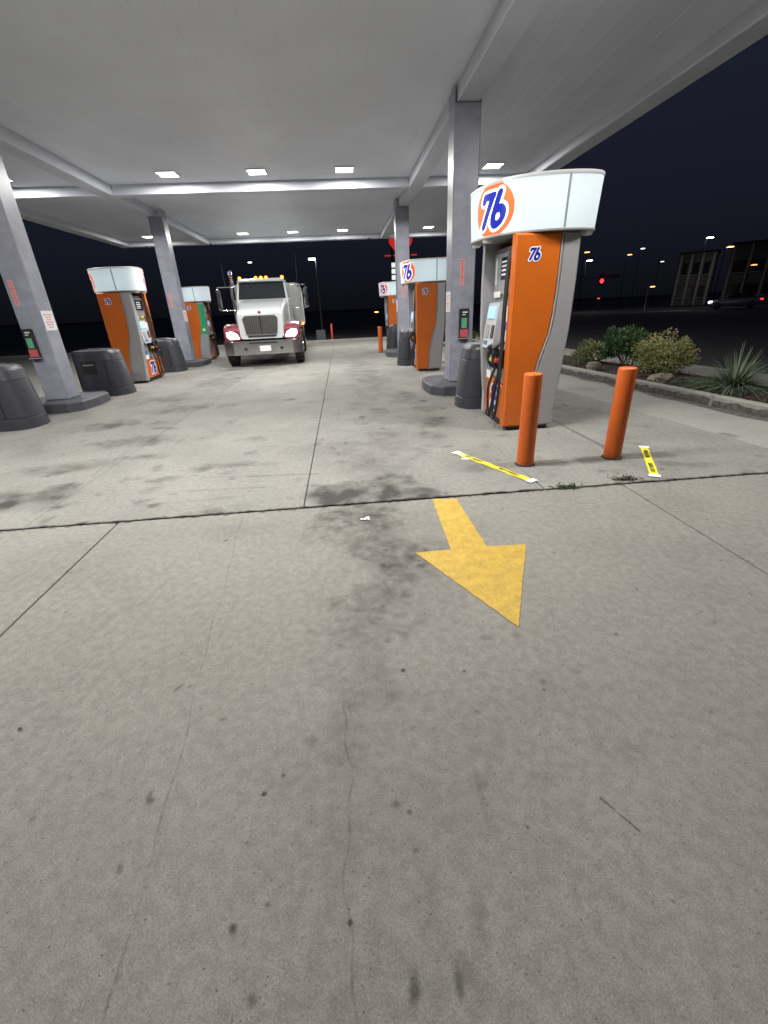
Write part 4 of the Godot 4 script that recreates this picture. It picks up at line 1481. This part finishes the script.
# ---------------------------------------------------------------- planting
func leafy(called: String, label: String, at: Vector3, rad: Vector3, n: int, leaf: float, cols: Array, upright: float, lump: int) -> void:
	var t := thing(called, label, "shrub", at, 0.0, "shrubs in the planting bed")
	var s := S()
	s.set_smooth_group(-1)
	var centres := []
	for i in lump:
		var d := Vector3(rng.randfn(), rng.randfn() * 0.8, rng.randfn()).normalized() * pow(rng.randf(), 0.4)
		centres.append([Vector3(d.x * rad.x, rad.y * (1.0 + d.y * 0.85), d.z * rad.z) * 0.86, rng.randf_range(0.22, 0.42), cols[rng.randi() % cols.size()]])
	for i in n:
		var c = centres[rng.randi() % lump]
		var dir := Vector3(rng.randfn(), rng.randfn(), rng.randfn()).normalized()
		var rr: float = c[1] * pow(rng.randf(), 0.45)
		var p: Vector3 = c[0] + dir * rr * Vector3(rad.x, rad.y, rad.z)
		if p.y < 0.02:
			p.y = 0.02 + rng.randf() * 0.08
		var u := (dir + Vector3(rng.randfn() * 0.5, upright + rng.randfn() * 0.4, rng.randfn() * 0.5)).normalized()
		var v := u.cross(Vector3(rng.randfn(), rng.randfn(), rng.randfn())).normalized()
		var l := leaf * rng.randf_range(0.6, 1.25)
		var w := l * 0.30
		var nrm := u.cross(v)
		var col: Color = c[2] if rng.randf() < 0.7 else cols[rng.randi() % cols.size()]
		col = col * rng.randf_range(0.75, 1.25)
		s.set_color(Color(col.r, col.g, col.b))
		var m := p + u * l * 0.5 - nrm * w * 0.3
		tri(s, p, m + v * w, p + u * l, nrm)
		tri(s, p, m - v * w, p + u * l, nrm)
	part("foliage", s, M.leaf, t)
	s = S()
	for i in 9:
		var c = centres[i % lump]
		tube(s, curve([Vector3(rng.randfn() * 0.04, 0, rng.randfn() * 0.04), c[0] * Vector3(0.4, 0.5, 0.4), c[0]], 3), 0.009, 5)
	part("stem", s, M.stem, t)

func rock(label: String, at: Vector3, size: Vector3, sd: int) -> void:
	var n := FastNoiseLite.new()
	n.seed = sd
	n.frequency = 0.9
	var s := S()
	var rings := []
	for j in 9:
		var v := lerpf(-0.5, 0.5, j / 8.0) * PI
		var r := PackedVector3Array()
		for i in 14:
			var a := TAU * i / 14
			var d := Vector3(cos(a) * cos(v), sin(v), sin(a) * cos(v))
			var k := 1.0 + 0.45 * n.get_noise_3dv(d * 1.6) + 0.15 * n.get_noise_3dv(d * 5.0)
			d = d * k
			d.y = clampf(d.y, -0.6, 0.72)
			r.append(d * size * 0.5)
		rings.append(r)
	loft(s, rings, true, true, -1)
	var o := part(numbered("rock"), s, M.stone, self)
	o.position = at
	o.set_meta("label", label)
	o.set_meta("category", "rock")
	o.set_meta("group", "rocks in the planting bed")

func blades(called: String, label: String, category: String, at: Vector3, n: int, length: float, width: float, spread: float, m: Material) -> void:
	var t := thing(called, label, category, at)
	var s := S()
	s.set_smooth_group(-1)
	for i in n:
		var a := rng.randf() * TAU
		var out := Vector3(cos(a), 0, sin(a))
		var lean := spread * pow(rng.randf(), 0.5)
		var L := length * rng.randf_range(0.6, 1.1)
		var p := out * rng.randf() * 0.10
		var side := out.cross(Vector3.UP).normalized() * width
		var prev := p
		var pw := 1.0
		var g := rng.randf_range(0.8, 1.2)
		s.set_color(Color(0.15 * g, 0.19 * g, 0.12 * g))
		for k in 5:
			var f := (k + 1) / 5.0
			var now := p + out * L * (lean * f * 0.75 + lean * 0.25 * f * f) + Vector3.UP * L * (f * (1.0 - lean * 0.45) - f * f * 0.42 * lean)
			var nw := 1.0 - f * 0.92
			quad(s, prev - side * pw, prev + side * pw, now + side * nw, now - side * nw, Vector3.UP)
			prev = now
			pw = nw
	part("blades", s, m, t)
	s = S()
	lathe(s, Vector3.ZERO, [[0.09, -0.02], [0.08, 0.03], [0.02, 0.08]], 9)
	part("crown", s, M.stem, t)

func planting() -> void:
	var lf := mat("leaf", Color.WHITE, 0.5)
	lf.vertex_color_use_as_albedo = true
	lf.cull_mode = BaseMaterial3D.CULL_DISABLED
	lf.backlight_enabled = true
	lf.backlight = Color(0.3, 0.35, 0.15)
	mat("stem", lin(0.05, 0.04, 0.025), 0.9)
	var st := mat("stone", lin(0.30, 0.26, 0.20), 0.9)
	tri_tex(st, speckle(256, 0.05, 0.5, 0.02, 0.5, 91), 2.0)
	leafy("low_shrub", "low olive-green shrub behind a rock, right of the near pump", Vector3(5.75, 0.12, -10.1), Vector3(0.55, 0.30, 0.45), 2000, 0.06, [Color(0.17, 0.19, 0.07), Color(0.10, 0.13, 0.045)], 0.5, 14)
	leafy("upright_shrub", "dark green upright shrub left of the golden shrub", Vector3(6.05, 0.12, -9.5), Vector3(0.46, 0.52, 0.42), 3000, 0.075, [Color(0.05, 0.10, 0.035), Color(0.035, 0.075, 0.03), Color(0.08, 0.13, 0.04)], 0.9, 22)
	leafy("golden_shrub", "rounded golden-green shrub between the dark shrub and spiky plant", Vector3(6.15, 0.06, -8.35), Vector3(0.55, 0.47, 0.5), 9000, 0.045, [Color(0.34, 0.33, 0.12), Color(0.27, 0.29, 0.10), Color(0.38, 0.33, 0.17), Color(0.20, 0.24, 0.08)], 0.3, 64)
	blades("spiky_plant", "big spiky grey-green clump of long blades at the right edge", "plant", Vector3(6.0, 0.13, -6.45), 460, 0.82, 0.012, 1.3, lf)
	rock("pale rounded rock before the low olive shrub", Vector3(5.32, 0.18, -9.35), Vector3(0.30, 0.26, 0.24), 4)
	rock("flat pale rock before the golden shrub by the kerb", Vector3(5.52, 0.17, -7.45), Vector3(0.44, 0.26, 0.3), 9)
	# low blue-grey creeping plants
	var s := S()
	s.set_smooth_group(-1)
	for i in 1700:
		var z := rng.randf_range(-7.2, -5.9)
		var x := kerb_x(z) + 0.22 + rng.randf() * 0.42
		var p := Vector3(x, 0.11 + rng.randf() * 0.09, z)
		var u := Vector3(rng.randfn() * 0.6, 0.8, rng.randfn() * 0.6).normalized() * 0.05
		var v := u.cross(Vector3(rng.randfn(), rng.randfn(), rng.randfn())).normalized() * 0.007
		var g := rng.randf_range(0.7, 1.2)
		s.set_color(Color(0.06 * g, 0.075 * g, 0.06 * g))
		quad(s, p - v, p + v, p + u + v * 0.3, p + u - v * 0.3, Vector3.UP)
	var o := part("ground_cover", s, lf, self)
	o.set_meta("kind", "stuff")
	o.set_meta("label", "low grey-green creeping plants between rock and spiky clump")
	o.set_meta("category", "ground cover")
	# bark chips on the bed
	s = S()
	s.set_smooth_group(-1)
	for i in 2600:
		var z := rng.randf_range(-12.0, -4.8)
		var x := kerb_x(z) + 0.17 + rng.randf() * 1.2
		var p := Vector3(x, 0.135 + rng.randf() * 0.05, z)
		var u := Vector3(rng.randfn(), rng.randfn() * 0.3, rng.randfn()).normalized() * rng.randf_range(0.015, 0.04)
		var v := u.cross(Vector3(rng.randfn() * 0.4, 1, rng.randfn() * 0.4)).normalized() * 0.012
		var g := rng.randf_range(0.5, 1.6)
		s.set_color(Color(0.055 * g, 0.036 * g, 0.026 * g))
		quad(s, p - u, p + v, p + u, p - v, Vector3.UP)
	o = part("bark_chips", s, lf, self)
	o.set_meta("kind", "stuff")
	o.set_meta("label", "dark brown bark mulch covering the planting bed")
	o.set_meta("category", "mulch")
	for k in 3:
		var z: float = [-19.0, -20.4, -22.0][k]
		leafy("hedge_shrub", ["low far shrub in the gap between near pump and column", "second far shrub behind the near column", "third far shrub behind the near column"][k], Vector3(kerb_x(z) + 1.0, 0.1, z), Vector3(0.6, 0.25, 0.6), 700, 0.08, [Color(0.12, 0.12, 0.04), Color(0.08, 0.10, 0.035)], 0.3, 12)

# ---------------------------------------------------------------- beyond the forecourt
func lamp_post(called: String, label: String, category: String, at: Vector3, h: float, col: Color, e: float, arm: float, big := 0.35, energy := 0.0) -> void:
	var t := thing(called, label, category, at, 0.0, "street lights in the distance")
	var s := S()
	cyl(s, Vector3.ZERO, Vector3(0, h, 0), 0.07, 0.04, 10)
	part("pole", s, M.pole_dark, t)
	s = S()
	cyl(s, Vector3(0, h - 0.08, 0), Vector3(arm, h - 0.02, 0), 0.035, -1.0, 8)
	bx(s, Vector3(arm, h, 0), Vector3(big * 1.3, 0.08, big), 0.02)
	part("arm", s, M.pole_dark, t)
	s = S()
	bx(s, Vector3(arm, h - 0.085, 0), Vector3(big * 1.2, 0.08, big * 0.9), 0.02)
	part("lamp", s, glow("lamp_%s" % t.name, col, e), t)
	if energy > 0.0:
		var l := AreaLight3D.new()
		l.name = "lamp_light"
		l.area_size = Vector2(big, big)
		l.area_normalize_energy = true
		l.light_energy = energy
		l.light_color = col
		l.area_range = 80
		l.shadow_enabled = true
		l.position = Vector3(arm, h - 0.15, 0)
		l.rotation_degrees.x = -90
		t.add_child(l)

func far_side() -> void:
	mat("pole_dark", lin(0.02, 0.02, 0.022), 0.7)
	mat("box_grey", lin(0.06, 0.06, 0.065), 0.8)
	lamp_post("light_pole", "tall lit parking light on a thin pole right of the truck", "street light", Vector3(-1.22, 0, -30.0), 4.42, Color(1.0, 0.98, 0.95), 8.0, -0.22, 0.34, 2.5)
	var s := S()
	bx(s, Vector3(0, 0.26, 0), Vector3(0.5, 0.52, 0.4), 0.02)
	var o := part("utility_box", s, M.box_grey, self)
	o.position = Vector3(-1.15, 0.07, -25.9)
	o.set_meta("label", "low grey utility box at the far verge below the light pole")
	o.set_meta("category", "utility box")
	s = S()
	lathe(s, Vector3.ZERO, [[0.05, 0.0], [0.05, 0.8], [0.0, 0.83]], 10)
	o = part("marker_post", s, M.label_red, self)
	o.position = Vector3(-0.55, 0.07, -25.8)
	o.set_meta("label", "thin dull red marker post at the far verge")
	o.set_meta("category", "post")
	# the price sign behind the far column
	var t := thing("price_sign", "tall lit 76 price sign half hidden behind the far right column", "sign", Vector3(4.0, 0, -31.0))
	for g in [-1, 1]:
		s = S()
		bx(s, Vector3(g * 0.55, 2.6, 0), Vector3(0.14, 5.2, 0.14), 0.02)
		part("post", s, M.pole_dark, t)
	s = S()
	lathe(s, Vector3(0, 5.35, 0.0), [[0.70, -0.12], [0.72, -0.1], [0.72, 0.1], [0.70, 0.12]], 40, Vector3.BACK)
	var disc := part("roundel", s, glow("sign_orange", Color8(235, 50, 45), 0.6), t)
	s = S()
	card(s, Vector3(-0.5, 5.05, 0.13), Vector3(1.0, 0, 0), Vector3(0, 0.75, 0), Vector3.BACK)
	part("mark", s, M.mark_plain, disc)
	s = S()
	bx(s, Vector3(0, 4.45, 0.0), Vector3(2.0, 0.07, 0.1), 0.01)
	part("lit_bar", s, M.sign_orange, t)
	s = S()
	bx(s, Vector3(0, 3.42, 0), Vector3(1.30, 1.36, 0.12), 0.02)
	var bd := part("price_board", s, M.chassis, t)
	for i in 4:
		s = S()
		bx(s, Vector3(-0.43, 3.93 - 0.34 * i, 0.07), Vector3(0.36, 0.26, 0.02), 0.01)
		part("price_panel", s, glow("panel_%d" % i, Color8(235, 240, 235) if i < 3 else Color8(60, 220, 120), 1.0), bd)
		s = S()
		bx(s, Vector3(0.2, 3.93 - 0.34 * i, 0.07), Vector3(0.7, 0.24, 0.02), 0.01)
		part("price_panel", s, M["panel_%d" % i], bd)
	lamp_post("street_lamp", "small amber light low behind the far right pump", "street light", Vector3(3.32, 0, -44.9), 1.32, Color8(255, 170, 60), 6.0, 0.05, 0.28)

func street() -> void:
	var W := Color(1.0, 0.98, 0.95)
	var O := Color8(255, 165, 90)
	for q in [["bright white street light just right of the near pump", 32.1, -62.2, 6.08, W, 12.0, 0.5], ["orange street light above the white one right of the pump", 40.9, -80.2, 8.6, O, 6.0, 0.6],
			["small orange street light left of the small white one", 49.1, -81.3, 8.1, O, 6.0, 0.5], ["small white street light right of the small orange one", 56.0, -88.8, 9.6, W, 5.0, 0.5],
			["faint white street light above the golden shrub", 61.8, -91.0, 7.5, W, 3.0, 0.45], ["brightest white street light high above the spiky plant", 45.8, -59.4, 7.84, W, 14.0, 0.55],
			["orange street light right of the brightest white one", 44.4, -54.1, 6.3, O, 7.0, 0.5], ["low amber light above the dark upright shrub", 33.2, -50.0, 2.5, O, 6.0, 0.32],
			["dim orange light before the right edge building", 43.1, -48.7, 4.1, O, 3.0, 0.4], ["small white light in the gap left of the near pump", 18.9, -77.7, 3.73, W, 6.0, 0.4], ["tiny white light in the sky left of the truck's aerial", -15.5, -88.7, 9.83, W, 8.0, 0.5]]:
		lamp_post("street_lamp", q[0], "street light", Vector3(q[1], 0, q[2]), q[3], q[4], q[5], 0.5, q[6], 7.0 if q[5] > 11.0 else 0.0)
	# traffic signal with a mast arm
	var t := thing("traffic_signal", "traffic signal mast showing red, right of the near pump", "traffic light", Vector3(21.4, 0, -50.7), 0.0)
	mat("signal_grey", lin(0.25, 0.25, 0.26), 0.5)
	var s := S()
	cyl(s, Vector3.ZERO, Vector3(0, 3.3, 0), 0.12, 0.09, 10)
	part("pole", s, M.pole_dark, t)
	s = S()
	cyl(s, Vector3(0, 3.17, 0), Vector3(6.6, 3.5, 3.3), 0.06, 0.04, 8)
	part("mast_arm", s, M.signal_grey, t)
	s = S()
	bx(s, Vector3(5.3, 3.2, 2.75), Vector3(0.4, 1.0, 0.3), 0.03)
	part("signal_head", s, M.pole_dark, t)
	s = S()
	lathe(s, Vector3(5.25, 3.1, 2.92), [[0.2, 0.0], [0.18, 0.04]], 14, Vector3.BACK)
	part("red_lamp", s, glow("signal_red", Color8(255, 40, 50), 5.0), t)
	s = S()
	bx(s, Vector3(6.0, 3.45, 3.2), Vector3(1.6, 0.4, 0.04), 0.01, Basis(Vector3.UP, -0.46))
	part("street_name_plate", s, M.signal_grey, t)
	lamp_post("street_lamp", "tiny red light low below the traffic signal", "street light", Vector3(31.6, 0, -56.8), 1.6, Color8(255, 70, 50), 3.0, 0.0, 0.2)
	# buildings
	var wall := mat("wall_pale", lin(0.16, 0.155, 0.145), 0.85)
	tri_tex(wall, speckle(256, 0.03, 0.2, 0.01, 0.3, 99), 0.3)
	mat("wall_trim", lin(0.34, 0.34, 0.33), 0.8)
	mat("roof_dark", lin(0.04, 0.035, 0.035), 0.8)
	mat("window_dark", lin(0.02, 0.02, 0.025), 0.1)
	for k in 2:
		var b := thing("building", ["dim pale building with tall white pilasters left of the right edge building", "dim pale taller building at the right edge of the photograph"][k], "building", [Vector3(49.6, 0, -65.0), Vector3(56.5, 0, -62.5)][k], -0.72, "buildings across the street")
		var w: float = [4.4, 6.5][k]
		var h: float = [6.6, 7.4][k]
		s = S()
		bx(s, Vector3(0, h * 0.5, -2), Vector3(w, h, 4), 0.05)
		part("wall", s, wall, b)
		s = S()
		bx(s, Vector3(0, h + 0.12, -2), Vector3(w + 0.3, 0.2, 4.3), 0.04)
		part("roof", s, M.roof_dark, b)
		for i in 4:
			s = S()
			bx(s, Vector3(-w * 0.5 + 0.3 + i * (w - 0.6) / 3.0, h * 0.5, 0.12), Vector3(0.28, h - 0.1, 0.2), 0.03)
			part("pilaster", s, M.wall_trim, b)
		for i in 3:
			for j in 2:
				s = S()
				bx(s, Vector3(-w * 0.5 + 0.3 + (i + 0.5) * (w - 0.6) / 3.0, 1.8 + j * 2.9, 0.03), Vector3((w - 0.6) / 3.0 - 0.6, 1.5, 0.06), 0.01)
				var wi := part("window", s, M.window_dark, b)
				s = S()
				bx(s, Vector3(-w * 0.5 + 0.3 + (i + 0.5) * (w - 0.6) / 3.0, 1.0 + j * 2.9, 0.08), Vector3((w - 0.6) / 3.0 - 0.45, 0.1, 0.14), 0.01)
				part("sill", s, M.wall_trim, wi)
	car()

func car() -> void:
	mat("car_silver", lin(0.45, 0.46, 0.47), 0.25, 0.4)
	var at := Vector3(39.5, 0, -45.2)
	# local +z = driving direction, towards the left of the photograph
	var t := thing("car", "silver car with headlights on, driving along the dark street", "car", at, atan2(-0.75, -0.66))
	var prof := [[2.2, 0.62, 0.35, 0.55], [2.1, 0.72, 0.28, 0.75], [1.3, 0.86, 0.25, 0.84], [0.75, 0.95, 0.25, 0.87], [-0.9, 0.97, 0.25, 0.87], [-1.7, 0.95, 0.26, 0.84], [-2.1, 0.88, 0.3, 0.76], [-2.2, 0.75, 0.36, 0.62]]
	var rings := []
	for p in prof:
		rings.append(rounded_rect(0, (p[1] + p[2]) * 0.5, p[3], (p[1] - p[2]) * 0.5, 0.12, p[0]))
	var s := S()
	loft(s, rings, true, true, 1)
	part("body", s, M.car_silver, t)
	s = S()
	var gl := []
	for p in [[0.85, 0.96, 0.72], [0.1, 1.38, 0.58], [-0.2, 1.42, 0.57], [-0.9, 1.40, 0.57], [-1.75, 0.97, 0.7]]:
		gl.append(PackedVector3Array([Vector3(-p[2], p[1], p[0]), Vector3(p[2], p[1], p[0]), Vector3(0.76, 0.9, p[0]), Vector3(-0.76, 0.9, p[0])]))
	loft(s, gl, true, true, -1)
	part("cabin_glass", s, M.tinted_glass, t)
	s = S()
	bx(s, Vector3(0, 1.425, -0.4), Vector3(1.1, 0.05, 1.0), 0.02)
	part("roof", s, M.car_silver, t)
	for g in [-1, 1]:
		for z in [1.35, -1.35]:
			s = S()
			lathe(s, Vector3(g * 0.78, 0.32, z), [[0.2, -0.1], [0.31, -0.1], [0.32, 0.0], [0.31, 0.1], [0.2, 0.1]], 20, Vector3(g, 0, 0))
			var w := part("wheel", s, M.rubber, t)
			s = S()
			lathe(s, Vector3(g * 0.78, 0.32, z), [[0.2, -0.05], [0.2, 0.095], [0.1, 0.11], [0.0, 0.11]], 16, Vector3(g, 0, 0))
			part("rim", s, M.chrome, w)
		s = S()
		bx(s, Vector3(g * 0.62, 0.68, 2.0), Vector3(0.34, 0.18, 0.36), 0.05)
		part("headlight", s, M.headlight_glow, t)
		s = S()
		bx(s, Vector3(g * 0.64, 0.80, -2.04), Vector3(0.3, 0.16, 0.3), 0.04)
		part("tail_light", s, glow("tail_red", Color8(255, 60, 40), 2.0), t)
		var l := SpotLight3D.new()
		l.name = "headlight_beam"
		l.position = Vector3(g * 0.56, 0.66, 2.26)
		l.rotation = Vector3(-0.07, PI, 0)
		l.light_energy = 10.0
		l.spot_angle = 30
		l.spot_range = 60
		l.light_size = 0.08
		l.shadow_enabled = true
		t.add_child(l, true)
